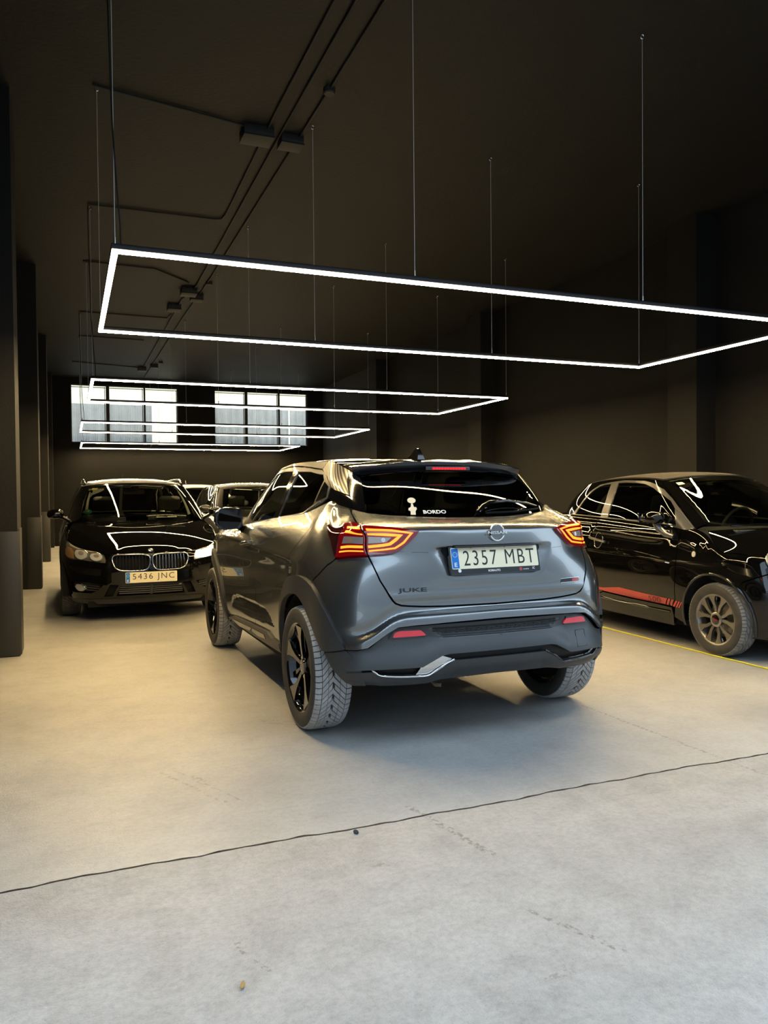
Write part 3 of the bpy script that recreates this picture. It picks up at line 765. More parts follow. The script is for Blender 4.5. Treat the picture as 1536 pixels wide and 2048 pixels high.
_tread_cache = {}
def tread_mesh(R, W, kind):
    key = (R, W, kind)
    if key in _tread_cache: return _tread_cache[key]
    bm = bmesh.new(); n = 66 if kind != 'road' else 64; pitch = 2*PI*R/n; hw = W*0.435; h = 0.0075
    def rad(s):
        t = abs(s)/hw; return R-0.014*max(0, t-0.55)**2*4.0
    def block(q):
        top = []; bot = []
        for s, t in q:
            a = t/R; r = rad(s)
            top.append(bm.verts.new((r*math.cos(a), s, r*math.sin(a)))); bot.append(bm.verts.new(((r-h)*math.cos(a), s, (r-h)*math.sin(a))))
        m = len(q); bm.faces.new(top)
        for i in range(m): bm.faces.new((top[i], bot[i], bot[(i+1) % m], top[(i+1) % m]))
    g = 0.0027
    if kind == 'road':
        for k in range(n):
            for sg in (-1, 1):
                t = k*pitch+(pitch/2 if sg > 0 else 0)
                a, b = hw*0.64, hw
                block([(sg*a, t+g), (sg*b, t+g), (sg*b, t+pitch-g), (sg*a, t+pitch-g)])
        for k in range(0, n, 2):
            for a, b in ((-.60, -.18), (-.12, .14), (.20, .60)):
                t = k*pitch; sl = 0.045
                block([(a*hw, t+g), (b*hw, t+sl+g), (b*hw, t+sl+2*pitch-2*g), (a*hw, t+2*pitch-2*g)])
    else:
        sl = 1.05 if kind == 'winter' else 0.75
        for k in range(n):
            for sg in (-1, 1):
                t = k*pitch+(pitch*0.5 if sg > 0 else 0)
                a, b = hw*0.70, hw*1.02
                block([(sg*a, t+g), (sg*(a+b)/2, t+g+.002), (sg*b, t+g+.001), (sg*b, t+pitch-g+.001), (sg*(a+b)/2, t+pitch-g+.002), (sg*a, t+pitch-g)])
                a, b = hw*0.66, hw*0.34
                block([(sg*a, t+g), (sg*b, t+g-sl*(a-b)), (sg*b, t+pitch-g-sl*(a-b)), (sg*a, t+pitch-g)])
                if kind == 'winter':
                    c = hw*(0.03 if k % 2 else 0.12 if sg > 0 else -0.06); b2 = hw*0.315
                    if (k % 2) == 0:
                        block([(sg*b2, t+g-sl*(a-b2)), (sg*c, t+g-sl*(a-c)), (sg*c, t+pitch-g-sl*(a-c)), (sg*b2, t+pitch-g-sl*(a-b2))])
                    else:
                        block([(sg*b2, t+g-sl*(a-b2)), (sg*c, t+g-sl*(a-c)), (sg*c, t+pitch*.95-g-sl*(a-c)), (sg*b2, t+pitch*.95-g-sl*(a-b2))])
                else:
                    c = hw*0.02
                    block([(sg*(b-.003), t+g-sl*(a-b+.003)), (sg*c, t+g-sl*(a-c)), (sg*c, t+pitch-g-sl*(a-c)), (sg*(b-.003), t+pitch-g-sl*(a-b+.003))])
    bmesh.ops.recalc_face_normals(bm, faces=bm.faces)
    me = bpy.data.meshes.new('tread'); bm.to_mesh(me); bm.free()
    _tread_cache[key] = me
    return me

def flip_mesh_y(me):
    m2 = me.copy(); m2.transform(Matrix.Diagonal((1, -1, 1, 1))); m2.flip_normals(); return m2

def spoke_bm(poly, y_hub, y_out, thick, R0, R1):
    """poly in (radius, angle deg); dished between hub and rim"""
    bm = bmesh.new()
    def f(r, a, d):
        t = (r-R0)/(R1-R0); y = y_hub+(y_out-y_hub)*t-d
        return (r*math.cos(math.radians(a)), y, r*math.sin(math.radians(a)))
    bm_prism(bm, poly, 0, thick, f)
    bmesh.ops.bevel(bm, geom=[e for e in bm.edges], offset=0.0025, segments=1, affect='EDGES')
    return bm

def wheel(parent, loc, side, R, W, RR, style, tread_mat, rot=0.0, kind='winter', steer=0.0):
    """rim barrel > tyre, tread, spokes, hub cap; outward = +y * side"""
    prof = [(W*.42, RR+.012), (W*.44, RR+.010), (W*.425, RR-.006), (W*.38, RR-.014), (W*.10, RR-.030), (-W*.38, RR-.018), (-W*.44, RR+.010)]
    met = {'turbine': M['gloss_black'], 'pairs': M['dark_metal'], 'plain': M['dark_metal']}[style]
    bm = bmesh.new(); bm_lathe(bm, prof, 56)
    b2 = [(a-.004, r+.003) for a, r in prof][::-1]
    rim = from_bm('wheel_rim', bm, met, parent, 40)
    rim.location = loc; rim.rotation_euler = (0, rot, steer)
    def mk(name, bm, mat, smooth=40, label=None):
        o = from_bm(name, bm, mat, rim, smooth)
        if side < 0: o.data = flip_mesh_y(o.data)
        return o
    if side < 0: rim.data = flip_mesh_y(rim.data)
    h = W/2
    tp = [(-h*.82, RR), (-h*.93, RR+.008), (-h*1.0, RR+.045), (-h*.97, RR+(R-RR)*.62), (-h*.90, R-.020), (-h*.80, R-.0095), (-h*.4, R-.008), (0, R-.0075), (h*.4, R-.008), (h*.80, R-.0095),
          (h*.90, R-.020), (h*.97, RR+(R-RR)*.62), (h*1.0, RR+.045), (h*.93, RR+.010), (h*.85, RR)]
    bm = bmesh.new(); bm_lathe(bm, tp, 72); ty = mk('tyre', bm, M['rubber'], 60)
    tm = tread_mesh(R, W, kind)
    tr = link('tread', tm if side > 0 else flip_mesh_y(tm), None, rim); tag(tr, kind='stuff')
    if not tr.data.materials: tr.data.materials.append(tread_mat)
    bm = bmesh.new(); bm_lathe(bm, [(-.02, .03), (-.02, RR*.72), (-.035, RR*.72), (-.035, .03)], 32, closed=True); mk('brake_disc', bm, M['dark_metal'], 30)
    bm = bmesh.new(); bm_lathe(bm, [(-.05, .001), (-.05, RR-.03), (-.06, RR-.03)], 32); mk('wheel_back', bm, M['matte_black'], 30)
    if style == 'turbine':
        for k in range(5):
            a = k*72
            P = [(.035, a-22), (.085, a-8), (.15, a-5), (.20, a-6.5), (RR-.005, a-11), (RR-.005, a+17), (RR-.03, a+15), (.175, a+9), (.12, a+6), (.07, a+12), (.035, a+24)]
            mk('spoke', spoke_bm(P, h*.62, h*.86, .022, .03, RR), M['gloss_black'], 30)
            P = [(.09, a+40), (RR-.01, a+28), (RR-.01, a+37), (.10, a+46)]
            mk('blade', spoke_bm(P, h*.40, h*.62, .012, .03, RR), M['gloss_black'], 30)
        bm = bmesh.new(); bm_lathe(bm, [(h*.60, .045), (h*.67, .042), (h*.69, .030), (h*.69, .001)], 32); mk('hub_cap', bm, M['gloss_black'], 40)
        bm = bmesh.new(); bm_lathe(bm, [(h*.692, .024), (h*.70, .024), (h*.70, .021), (h*.692, .021)], 24); mk('cap_emblem', bm, M['chrome'], 40)
        for k in range(5):
            bm = bmesh.new(); a = 2*PI*(k+.5)/5; bm_tube(bm, [(.055*math.cos(a), h*.45, .055*math.sin(a)), (.055*math.cos(a), h*.60, .055*math.sin(a))], .009, 6)
            mk('wheel_nut', bm, M['chrome'], 40)
    elif style == 'pairs':
        r1 = RR-.004
        for k in range(5):
            for sg in (-1, 1):
                a = k*72+18+sg*13; b = k*72+18+sg*19
                P = [(.045, a-13), (.075, a-9), (.11, a-6.6), (.15, b-6.0), (r1-.018, b-8.5), (r1, b-13), (r1, b+12), (r1-.018, b+8), (.15, b+6.0), (.11, a+6.6), (.075, a+9), (.045, a+13)]
                mk('spoke', spoke_bm(P, h*.66, h*.80, .024, .04, r1), M['dark_metal'], 30)
        bm = bmesh.new(); bm_lathe(bm, [(h*.50, .062), (h*.74, .058), (h*.79, .050), (h*.79, .040)], 32); mk('hub_ring', bm, M['satin_metal'], 40)
        bm = bmesh.new(); bm_lathe(bm, [(h*.77, .041), (h*.80, .036), (h*.81, .001)], 32); mk('hub_cap', bm, M['gloss_black'], 40)
    else:
        for k in range(5):
            a = k*72
            P = [(.04, a-16), (.10, a-7), (RR-.004, a-9), (RR-.004, a+9), (.10, a+7), (.04, a+16)]
            mk('spoke', spoke_bm(P, h*.62, h*.80, .022, .03, RR), M['dark_metal'], 30)
        bm = bmesh.new(); bm_lathe(bm, [(h*.60, .05), (h*.68, .04), (h*.68, .001)], 24); mk('hub_cap', bm, M['gloss_black'], 40)
    return rim

def eu_plate(parent, centre, xdir, ydir, text, letters_w, letters_cx, frame_margin=None, letters_h=.078, mat='plate'):
    X, Y = Vector(xdir).normalized(), Vector(ydir).normalized(); Z = X.cross(Y); C = Vector(centre)
    def slab(name, x0, x1, y0, y1, z0, z1, mat, par, r=.008):
        poly = round_poly([(x0, y0), (x1, y0), (x1, y1), (x0, y1)], r)
        bm = bmesh.new(); bm_prism(bm, poly, z0, z1, lambda u, v, d: tuple(C+X*u+Y*v+Z*d))
        return from_bm(name, bm, mat, par)
    if frame_margin:
        l, r, b, t = frame_margin
        base = slab('plate_frame', -.26-l, .26+r, -.055-b, .055+t, -.012, .004, M['gloss_black'], parent, .012)
    else: base = None
    pl = slab('number_plate', -.26, .26, -.055, .055, -.004, .0052, M[mat], parent)
    slab('country_band', -.257, -.217, -.051, .051, .005, .0058, M['plate_blue'], pl, .004)
    for k in range(12):
        a = 2*PI*k/12; p = (-.237+.0125*math.cos(a), .020+.0125*math.sin(a))
        slab('star', p[0]-.0018, p[0]+.0018, p[1]-.0018, p[1]+.0018, .0056, .0063, M['yellow_ink'] if mat == 'white_ink' else M['cream_ink'], pl, .0015)
    place_mesh('country_letter', fit_text('E', .016, .022, bold=.02), M['white_ink'], pl, C+X*(-.237)+Y*(-.032)+Z*.0056, X, Y)
    place_mesh('registration_letters', fit_text(text, letters_w, letters_h, .0012, bold=-.006, spacing=1.22), M['ink'], pl, C+X*letters_cx+Z*.0052, X, Y)
    return base, pl, (C, X, Y, Z, slab)

def seat(parent, x, y, z, w=.5, mat=None):
    mat = mat or M['seat']
    bm = bmesh.new(); bm_box(bm, (x-.05, y-w/2, z), (x+.48, y+w/2, z+.16), .05); s = from_bm('seat', bm, mat, parent, 50)
    bm = bmesh.new(); bm_box(bm, (-.06, -w/2, 0), (.06, w/2, .58), .05)
    b = from_bm('seat_back', bm, mat, s, 50); b.location = (x, y, z+.12); b.rotation_euler = (0, -.25, 0)
    bm = bmesh.new(); bm_box(bm, (-.045, -.13, .62), (.045, .13, .80), .04); hd = from_bm('headrest', bm, mat, s, 50); hd.location = (x, y, z+.12); hd.rotation_euler = (0, -.25, 0)
    return s

def strip_poly(line, w):
    """thin closed polygon of width w around an open 2D line"""
    P = np.asarray(line, float); n = len(P); L = []; Rr = []
    for i in range(n):
        a = P[max(i-1, 0)]; b = P[min(i+1, n-1)]
        t1 = P[i]-a if i > 0 else b-P[i]; t2 = b-P[i] if i < n-1 else t1
        t1 = t1/max(np.linalg.norm(t1), 1e-9); t2 = t2/max(np.linalg.norm(t2), 1e-9)
        m = np.array([-(t1+t2)[1], (t1+t2)[0]]); m = m/max(np.linalg.norm(m), 1e-9); c = max(0.5, m@np.array([-t1[1], t1[0]]))
        L.append(tuple(P[i]+m*w/2/c)); Rr.append(tuple(P[i]-m*w/2/c))
    return L+Rr[::-1]
# ------------------------------------------------------------------ grey crossover
def build_juke():
    car = empty('car', (JPOSE[0], JPOSE[1], 0), JPOSE[2]+PI/2)
    tag(car, 'grey metallic crossover seen from behind with lit red tail lamps, nearest to us', 'car')
    gp, pl = M['grey_paint'], M['plastic']
    def P2(poly): return [tuple(p) for p in poly]
    # --- tailgate with plate recess
    rec = [(-.368, 1.004), (-.335, 1.036), (.335, 1.036), (.368, 1.004), (.285, .865), (-.285, .865)]
    def tg_disp(u, v, P):
        yz = P[:, 1:3]; ay = np.abs(yz[:, 0]); z = yz[:, 1]
        hw = np.interp(z, [.865, 1.004, 1.036], [.300, .372, .372])
        r = sstep(.0, .095, hw-ay)*sstep(1.041, 1.022, z); amt = np.interp(z, [.86, .90, .95, 1.04], [0, .014, .028, .040])
        lip = .007*sstep(.755, .785, z)*sstep(.82, .79, z)
        return -r*amt+lip-.002
    tg = Lift(JL, 0, tg_disp)
    half = [(0, .728), (.30, .731), (.42, .736), (.49, .741), (.53, .7455), (.558, .757), (.572, .772), (.586, .795), (.6228, .870), (.640, .930), (.6541, .9878), (.660, 1.06), (.6619, 1.1409), (.7259, 1.1546), (.775, 1.166), (.7915, 1.1712), (.806, 1.177)]
    tailgate = panel('tailgate', tg, mir(half)[:-1]+half if False else half+[(-u, v) for u, v in half[::-1]][:-1], gp, car, step=.016, edge=.02)
    for fl in (False, True):
        ribbon('crease_shade_line', tg, [(.512, 1.010), (.44, 1.006), (.375, 1.004)], .0009, M['shade_black'], tailgate, flip_y=fl)  # thin black strip put in for the shade of the crease
    # --- plate recess top trim and lamps
    box('plate_lamp_strip', (-.655, -.24, 1.022), (-.628, .24, 1.033), M['gloss_black'], tailgate, .004)
    for s in (-1, 1):
        bm = bmesh.new(); bm_box(bm, (-.652, s*.10-.045, 1.017), (-.632, s*.10+.045, 1.024), .003)
        from_bm('plate_lamp', bm, M['lamp_grey'], tailgate, 40)
    tau = .24
    base, plate, (C, X, Y, Zn, slab) = eu_plate(car, (-.6407, 0, .9676), (0, -1, 0), (math.sin(tau), 0, math.cos(tau)), '2357 MBT', .428, .0245, (.010, .008, .029, .008))
    place_mesh('dealer_lettering', fit_text('ROMAUTO', .072, .0115, bold=.02), M['white_ink'], base, C+X*(-.015)+Y*(-.0695)+Zn*.004, X, Y)
    place_mesh('small_sticker_text', fit_text('motive', .035, .007), M['white_ink'], base, C+X*.178+Y*(-.070)+Zn*.004, X, Y)
    place_mesh('small_letters', fit_text('AC', .016, .014, bold=.03), M['pink_ink'], base, C+X*.225+Y*(-.066)+Zn*.004, X, Y)
    slab('small_red_sticker', .138, .154, -.077, -.061, .004, .0046, M['red_ink'], base, .004)
    bm = bmesh.new(); bm_prism(bm, [(.009*math.cos(2*PI*k/20), .009*math.sin(2*PI*k/20)) for k in range(20)], .004, .0062, lambda u, v, d: tuple(C+X*(u-.219)+Y*(v-.064)+Zn*d))
    from_bm('frame_screw_cap', bm, M['white_ink'], base)
    # --- emblem
    bm = bmesh.new()
    for a0, a1 in ((22, 158), (202, 338)):
        bm_tube(bm, [(-.668+.01*max(0, math.sin(math.radians(a)))*1, .042*math.cos(math.radians(a)), 1.098+.042*math.sin(math.radians(a))) for a in np.linspace(a0, a1, 20)], .0042, 8)
    emb = from_bm('emblem_ring', bm, M['bright_metal'], tailgate, 60)
    bm = bmesh.new(); bm_lathe(bm, [(-.663, .001), (-.663, .036)], 24, 'x'); 
    for v in bm.verts: v.co.z += 1.098
    from_bm('emblem_disc', bm, gp, emb)
    place_mesh('emblem_lettering', fit_text('NISSAN', .112, .015, .003, bold=.02), M['bright_metal'], emb, (-.668, 0, 1.098), (0, -1, 0), (.10, 0, 1))
    def letters(name, txt, u, v, w, h, mat, bold=0.0, lift=.001, shear=0, surf=tg, flip=False, par=None, depth=.002):
        p = surf.pos(np.array([u]), np.array([v]))[0]; n = surf.nrm(np.array([u]), np.array([v]))[0]
        n = Vector(n); up = Vector((0, 0, 1)); x = up.cross(n).normalized(); y = n.cross(x)
        return place_mesh(name, fit_text(txt, w, h, depth, bold=bold, shear=shear), mat, par or car, Vector(p)+n*lift, x, y)
    letters('model_lettering', 'JUKE', .472, .816, .152, .026, M['gloss_black'], .02, par=tailgate)
    # right hand badge: dark plaque with a red end and pale rims
    bsurf = Lift(JL, .002, tg_disp)
    b1 = panel('badge', bsurf, [(-.553, .812), (-.416, .812), (-.424, .832), (-.553, .832)], M['gloss_black'], tailgate, step=.02, edge=.004, gap=0)
    panel('badge_red_end', Lift(JL, .0035, tg_disp), [(-.55, .815), (-.50, .815), (-.50, .829), (-.55, .829)], M['red_ink'], b1, step=.02, edge=.002, gap=0)
    for v in (.811, .833): ribbon('badge_rim', bsurf, [(-.556, v), (-.49, v), (-.416, v)], .0013, M['chrome'], b1)
    # --- body side behind the door (quarter panel), both sides
    arch = [(.800, .522), (.856, .621), (.919, .714), (1.007, .781), (1.122, .793), (1.209, .805), (1.306, .807), (1.412, .800)]
    q = [(.8195, 1.177), (.795, 1.1712), (.7299, 1.1546), (.6659, 1.1409), (.6641, 1.06), (.6581, .9878), (.76, .982), (.8898, .9763), (.9478, .9336), (1.0, .868), (1.0464, .8197), (1.07, .788), (1.122, .788), (1.209, .798), (1.306, .800), (1.405, .795),
         (1.4186, .8155), (1.455, .86), (1.4874, .8908), (1.44, .935), (1.372, .9863), (1.30, 1.05), (1.2869, 1.0729), (1.30, 1.13), (1.317, 1.177)]
    def side_disp(u, v, P):
        # hollow above the sill with a sharp upper edge, and a soft waist crease
        x, z = P[:, 0], P[:, 2]; au = np.abs(u)
        sc = sd_poly(np.stack([au, v], 1), [(3.20, .435), (3.10, .555), (2.863, .590), (2.431, .588), (2.092, .575), (1.957, .545), (1.83, .480), (2.46, .458)])
        d = -.020*sstep(.004, -.012, sc)*sstep(.43, .59, v)
        d = d+.007*np.exp(-((z-(.955+.02*(x-1.0)))/.028)**2)*sstep(-.2, .15, x)*sstep(2.6, 2.0, x)
        return d
    sd = Lift(JL, 0, side_disp)
    both('rear_quarter_panel', sd, q, gp, car, step=.022, edge=.015)
    # --- painted bumper
    garn_h = [(0, .650), (.305, .647), (.47, .643), (.557, .637), (.60, .613), (.631, .590), (.693, .539), (.75, .524), (.803, .521)]
    def bump_disp(u, v, P):
        au = np.abs(u); edge = np.mean([np.interp(np.abs(au+d), [p[0] for p in garn_h]+[1.1], [p[1] for p in garn_h]+[.52]) for d in np.linspace(-.045, .045, 9)], axis=0)
        h = v-edge
        return .026*sstep(.072, .028, h)*sstep(.86, .70, au)-.008*np.exp(-((h-.085)/.025)**2)*sstep(.86, .7, au)
    bsf = Lift(JL, 0, bump_disp)
    bh = garn_h+[(.856, .615), (.919, .706), (1.007, .774), (1.066, .786), (1.0464, .8157), (1.0, .864), (.9478, .9296), (.8898, .9723), (.76, .978), (.6581, .9838), (.6268, .870), (.590, .793), (.576, .769), (.561, .753), (.53, .7415), (.49, .737), (.42, .732), (.30, .727)]
    bumper = panel('rear_bumper', bsf, bh+[(0, .724)]+[(-u, v) for u, v in bh[::-1]][:-1], gp, car, step=.010, edge=.015)
    # --- black lower bumper with grille recess
    gr = [(-.40, .622), (.40, .622), (.325, .584), (-.325, .584)]
    bt = [(0, .492), (.30, .492), (.339, .486), (.40, .458), (.44, .438), (.60, .434), (.70, .428), (.80, .415)]
    def low_disp(u, v, P):
        au = np.abs(u)
        g = sstep(.002, -.010, sd_poly(np.stack([u, v], 1), gr))
        te = np.interp(au, [p[0] for p in bt], [p[1] for p in bt])
        ge = np.interp(au, [p[0] for p in garn_h]+[1.1], [p[1] for p in garn_h]+[.52])
        lip = .030*sstep(te+.13, te+.005, v)*sstep(.90, .70, au)
        return -.006-.020*g+lip+.0*ge
    lsf = Lift(JL, 0, low_disp)
    lh = [(u, v-.003) for u, v in garn_h]+[(.845, .523), (.93, .50), (.919, .488), (.876, .412), (.83, .355)]
    lb = lh+bt[::-1]
    low = panel('lower_bumper', lsf, lb+[(-u, v) for u, v in lb[::-1]][:-1][1:], M['plastic_grey'], car, step=.02, edge=.03)
    sr = [(.604, .580), (.598, .606), (.555, .630), (.47, .637), (.305, .641), (0, .644), (-.305, .641), (-.47, .637), (-.555, .630), (-.598, .606), (-.604, .580), (-.50, .582), (-.41, .584), (-.35, .579), (.35, .579), (.41, .584), (.50, .582)]
    panel('grille_surround', Lift(JL, .0015, low_disp), sr, M['plastic'], low, step=.012, edge=.004, gap=0)
    # honeycomb ribs
    bm = bmesh.new()
    gs = Lift(JL, -.016)
    def on(u, v): return tuple(gs.pos(np.array([u]), np.array([v]))[0])
    for r_ in range(4):
        v = .589+.0095*r_
        pts = []
        for k in range(-24, 25):
            u = k*.0145
            if abs(u) < .335+.018*r_: pts.append(on(u, v+(.003 if (k+r_) % 4 in (0, 1) else -.003)))
        bm_tube(bm, pts, .0022, 5)
        for k in range(-24, 25):
            u = k*.0145
            if abs(u) < .33+.016*r_ and (k+2*r_) % 4 == 0 and r_ < 3: bm_tube(bm, [on(u, v), on(u+.006, v+.0095)], .0022, 5)
    from_bm('bumper_grille', bm, M['plastic'], low, 60)
    for s in (-1, 1):
        rs_ = Lift(JL, .004)
        bk = panel('reflector_recess', Lift(JL, .0), [(s*a, b) for a, b in [(.602, .578), (.575, .617), (.510, .627), (.44, .628), (.42, .586), (.50, .582)]], M['gloss_black'], low, step=.02, edge=.01, gap=0)
        panel('reflector', rs_, [(s*a, b) for a, b in round_poly([(.581, .587), (.571, .611), (.545, .619), (.440, .618), (.425, .607), (.411, .591)], .008)], M['reflector'], bk, step=.015, edge=.008, gap=0)
    for u, v in ((.574, .558), (-.007, .566), (-.632, .554)):
        panel('parking_sensor', Lift(JL, .0, low_disp), [(u+.011*math.cos(2*PI*k/16), v+.011*math.sin(2*PI*k/16)) for k in range(16)], M['plastic'] if u else M['gloss_black'], low, step=.01, edge=.003, gap=0)
    tc = [(-.504, .546), (-.574, .546), (-.566, .460), (-.493, .461)]
    panel('tow_eye_cover', Lift(JL, .0012, low_disp), tc, M['plastic_grey'], low, step=.02, edge=.004, gap=0)
    ribbon('tow_cover_gap', Lift(JL, .0012, low_disp), tc+tc[:1], .0012, M['matte_black'], low)
    # band blackened for the shade under the lip, chrome trim and skid plate
    bl = [(0, .462), (.272, .462), (.343, .430), (.404, .396), (.513, .396), (.627, .402), (.673, .422), (.80, .41)]
    def b_disp(u, v, P):
        au = np.abs(u)
        return -.012*np.ones(len(u))
    band = [(u, v+.004) for u, v in bt]+bl[::-1]
    bnd = panel('shaded_band', Lift(JL, -.018), band+[(-u, v) for u, v in band[::-1]][1:-1], M['shade_black'], low, step=.025, edge=.01, gap=-.004)
    cl = [(.680, .432), (.673, .425), (.650, .408), (.627, .401), (.57, .396), (.513, .394), (.44, .393), (.404, .396), (.375, .412), (.343, .431), (.31, .450), (.272, .465)]
    for fl in (False, True):
        ribbon('skid_trim', Lift(JL, .012), [tuple(p) for p in curve(cl, 3)], .0055, M['gloss_black'] if fl else M['chrome'], low, flip_y=fl)  # right-hand chrome turned black, standing in for its dark reflection
    ch = panel('chrome_insert', Lift(JL, .004), [(.405, .398), (.47, .396), (.445, .434), (.40, .455), (.335, .486), (.28, .468), (.343, .433)], M['chrome'], low, step=.02, edge=.004, gap=0)
    def skid_disp(u, v, P):
        au = np.abs(u); te = np.interp(au, [p[0] for p in bl], [p[1] for p in bl])
        return .012-.02*sstep(te-.03, te-.10, v)
    sk = bl+[(.815, .385), (.77, .352), (.70, .340), (.485, .345), (0, .354)]
    panel('skid_plate', Lift(JL, 0, skid_disp), sk+[(-u, v) for u, v in sk[::-1]][1:-1], M['plastic'], car, step=.025, edge=.02)
    # --- wheel arch and sill cladding, both sides
    ao = [(.800, .524), (.856, .621), (.919, .714), (1.007, .781), (1.122, .797), (1.209, .806), (1.306, .808), (1.412, .800), (1.494, .766), (1.584, .696), (1.657, .602), (1.688, .491), (1.700, .425)]
    ai = [(1.743, .328), (1.707, .422), (1.688, .532), (1.635, .623), (1.541, .693), (1.413, .715), (1.293, .722), (1.217, .712), (1.149, .673), (1.089, .606), (.999, .559), (.930, .500), (.861, .510)]
    ai2 = [(1.715, .330), (1.682, .422), (1.655, .532), (1.600, .623), (1.511, .681), (1.40, .705), (1.293, .712), (1.217, .702), (1.149, .665), (1.080, .606), (1.00, .552), (.930, .500), (.861, .510)]
    clad = Lift(JL, .013)
    both('rear_arch_cladding', clad, curve(ao, 3)+[(1.735, .33)]+curve(ai2, 3)[2:], pl, car, step=.022, edge=.03)
    # lower rear corner behind the wheel
    both('rear_corner_cladding', Lift(JL, .008), [(.80, .519), (.861, .507), (.926, .496), (.915, .480), (.872, .410), (.822, .356), (.775, .340), (.70, .345), (.72, .40), (.735, .46)], pl, car, step=.02, edge=.02)
    fo = arc(0, 0, 1, 0, 0, 1)
    def front_arch(r, a0=-8, a1=188, n=26): return uv_of(JL, [(2.636+r*math.cos(math.radians(a)), .3425+r*math.sin(math.radians(a))*1.02) for a in np.linspace(a0, a1, n)], [0, 2], 4.0, .6)
    FO, FI = front_arch(.500), front_arch(.395)
    both('front_arch_cladding', clad, FO+FI[::-1], pl, car, step=.03, edge=.03)
    # --- doors, fender, sill
    rd = [(1.4226, .8155), (1.459, .86), (1.4914, .8908), (1.444, .935), (1.376, .9863), (1.304, 1.05), (1.2909, 1.0729), (1.304, 1.13), (1.321, 1.177), (1.5, 1.177), (1.9, 1.177), (2.32, 1.177), (2.345, 1.09), (2.3764, .9937), (2.4159, .8951), (2.36, .78), (2.301, .6614), (2.32, .55), (2.3678, .427), (2.007, .436), (1.912, .404), (1.770, .396), (1.69, .43), (1.688, .491), (1.657, .602), (1.584, .696), (1.494, .760), (1.43, .792)]
    both('rear_door', sd, rd, gp, car, step=.013, edge=.015)
    fd = [(2.324, 1.177), (2.349, 1.09), (2.3804, .9937), (2.4199, .8951), (2.364, .78), (2.305, .6614), (2.324, .55), (2.3718, .427), (2.705, .411), (3.115, .388), (3.36, .36), (3.36, .60), (3.40, .80), (3.47, .95), (3.40, 1.10), (3.39, 1.177), (2.9, 1.177)]
    both('front_door', sd, fd, gp, car, step=.015, edge=.015)
    ff = [(3.394, 1.177), (3.404, 1.10), (3.474, .95), (3.404, .80), (3.364, .60), (3.364, .38)]+[p for p in FO[::-1] if p[1] > .36][2:-2]+[(4.45, .42), (4.5, .7), (4.45, .95), (4.35, 1.177)]
    both('front_wing', JL, ff, gp, car, step=.04, edge=.015)
    panel('front_bumper', JL, [(4.46, .32), (4.5, .70), (4.455, .95), (4.36, 1.17), (5.35, 1.17), (5.38, .32)], gp, car, step=.06, edge=.01)
    panel('front_bumper', JL, [(4.46, .32), (4.5, .70), (4.455, .95), (4.36, 1.17), (5.35, 1.17), (5.38, .32)], gp, car, step=.06, edge=.01, flip_y=True)
    sl = [(3.43, .302), (3.40, .325), (3.115, .386), (2.705, .409), (2.376, .424), (2.007, .434), (1.912, .402), (1.770, .394), (1.715, .40), (1.735, .335), (2.6, .302)]
    both('sill_cladding', Lift(JL, .016, lambda u, v, P: -.012*sstep(.36, .30, v)), sl, pl, car, step=.03, edge=.05)
    for pg in ([(3.264, .331), (3.129, .356), (2.449, .389), (2.550, .355), (2.946, .324), (3.177, .325)], [(2.428, .390), (2.080, .400), (2.060, .375), (2.289, .357), (2.466, .364)]):
        both('sill_insert', Lift(JL, .0195), pg, M['gloss_black'], car, step=.03, edge=.005, gap=0)
    # door handle of the front door (the rear one hides in the pillar)
    for s in (1, -1):
        hs = Lift(JL, .028); pts = [(2.70, 1.003), (2.66, 1.008), (2.56, 1.012), (2.46, 1.012)]
        cu = panel('handle_cup', Lift(JL, .0015, side_disp), round_poly([(2.73, .985), (2.73, 1.03), (2.44, 1.035), (2.44, .99)], .02), M['plastic'], car, step=.03, edge=.002, gap=0, flip_y=s < 0)
        bm = bmesh.new(); Pn = np.array(pts); Q = Lift(JL, .02, side_disp).pos(Pn[:, 0], Pn[:, 1])
        bm_tube(bm, [(a, b*s, c) for a, b, c in Q], [.010, .013, .013, .010], 10); from_bm('door_handle', bm, gp, car, 60)
    # --- tail lamps
    def flip_if(pg, s): return pg
    for s in (1, -1):
        fl = s < 0
        lo = [(1.006, 1.105), (.93, 1.134), (.851, 1.145), (.74, 1.146), (.667, 1.142), (.661, 1.074), (.661, .988), (.762, .980), (.884, .976), (.926, 1.062)]
        L1 = panel('tail_lamp', Lift(JL, .014), lo, M['red_lens'], car, step=.02, edge=.03, gap=.001, flip_y=fl)
        li = [(.656, 1.141), (.622, 1.139), (.535, 1.129), (.410, 1.110), (.433, 1.081), (.472, 1.048), (.516, 1.013), (.552, .999), (.583, .994), (.653, .988), (.654, 1.074)]
        L2 = panel('tail_lamp', Lift(JL, .014), li, M['red_lens'], tailgate, step=.02, edge=.03, gap=.001, flip_y=fl)
        panel('smoked_corner', Lift(JL, .0155), [(.995, 1.107), (.93, 1.131), (.850, 1.140), (.875, .988), (.885, .982), (.921, 1.063)], M['smoke_lens'], L1, step=.02, edge=.003, gap=0, flip_y=fl)
        ru = Lift(JL, .0165); rv = Lift(JL, .0150)
        A = [(.642, 1.119), (.541, 1.111), (.450, 1.098), (.492, 1.054), (.534, 1.026), (.580, 1.019), (.645, 1.011)]
        B = [(.645, 1.098), (.544, 1.089), (.505, 1.086), (.527, 1.067), (.554, 1.047), (.584, 1.041), (.645, 1.034)]
        panel('led_strip', ru, strip_poly(A, .0085), M['led_red'], L2, step=.012, edge=.002, gap=0, flip_y=fl)
        panel('led_strip', ru, strip_poly(B, .013), M['led_red'], L2, step=.012, edge=.002, gap=0, flip_y=fl)
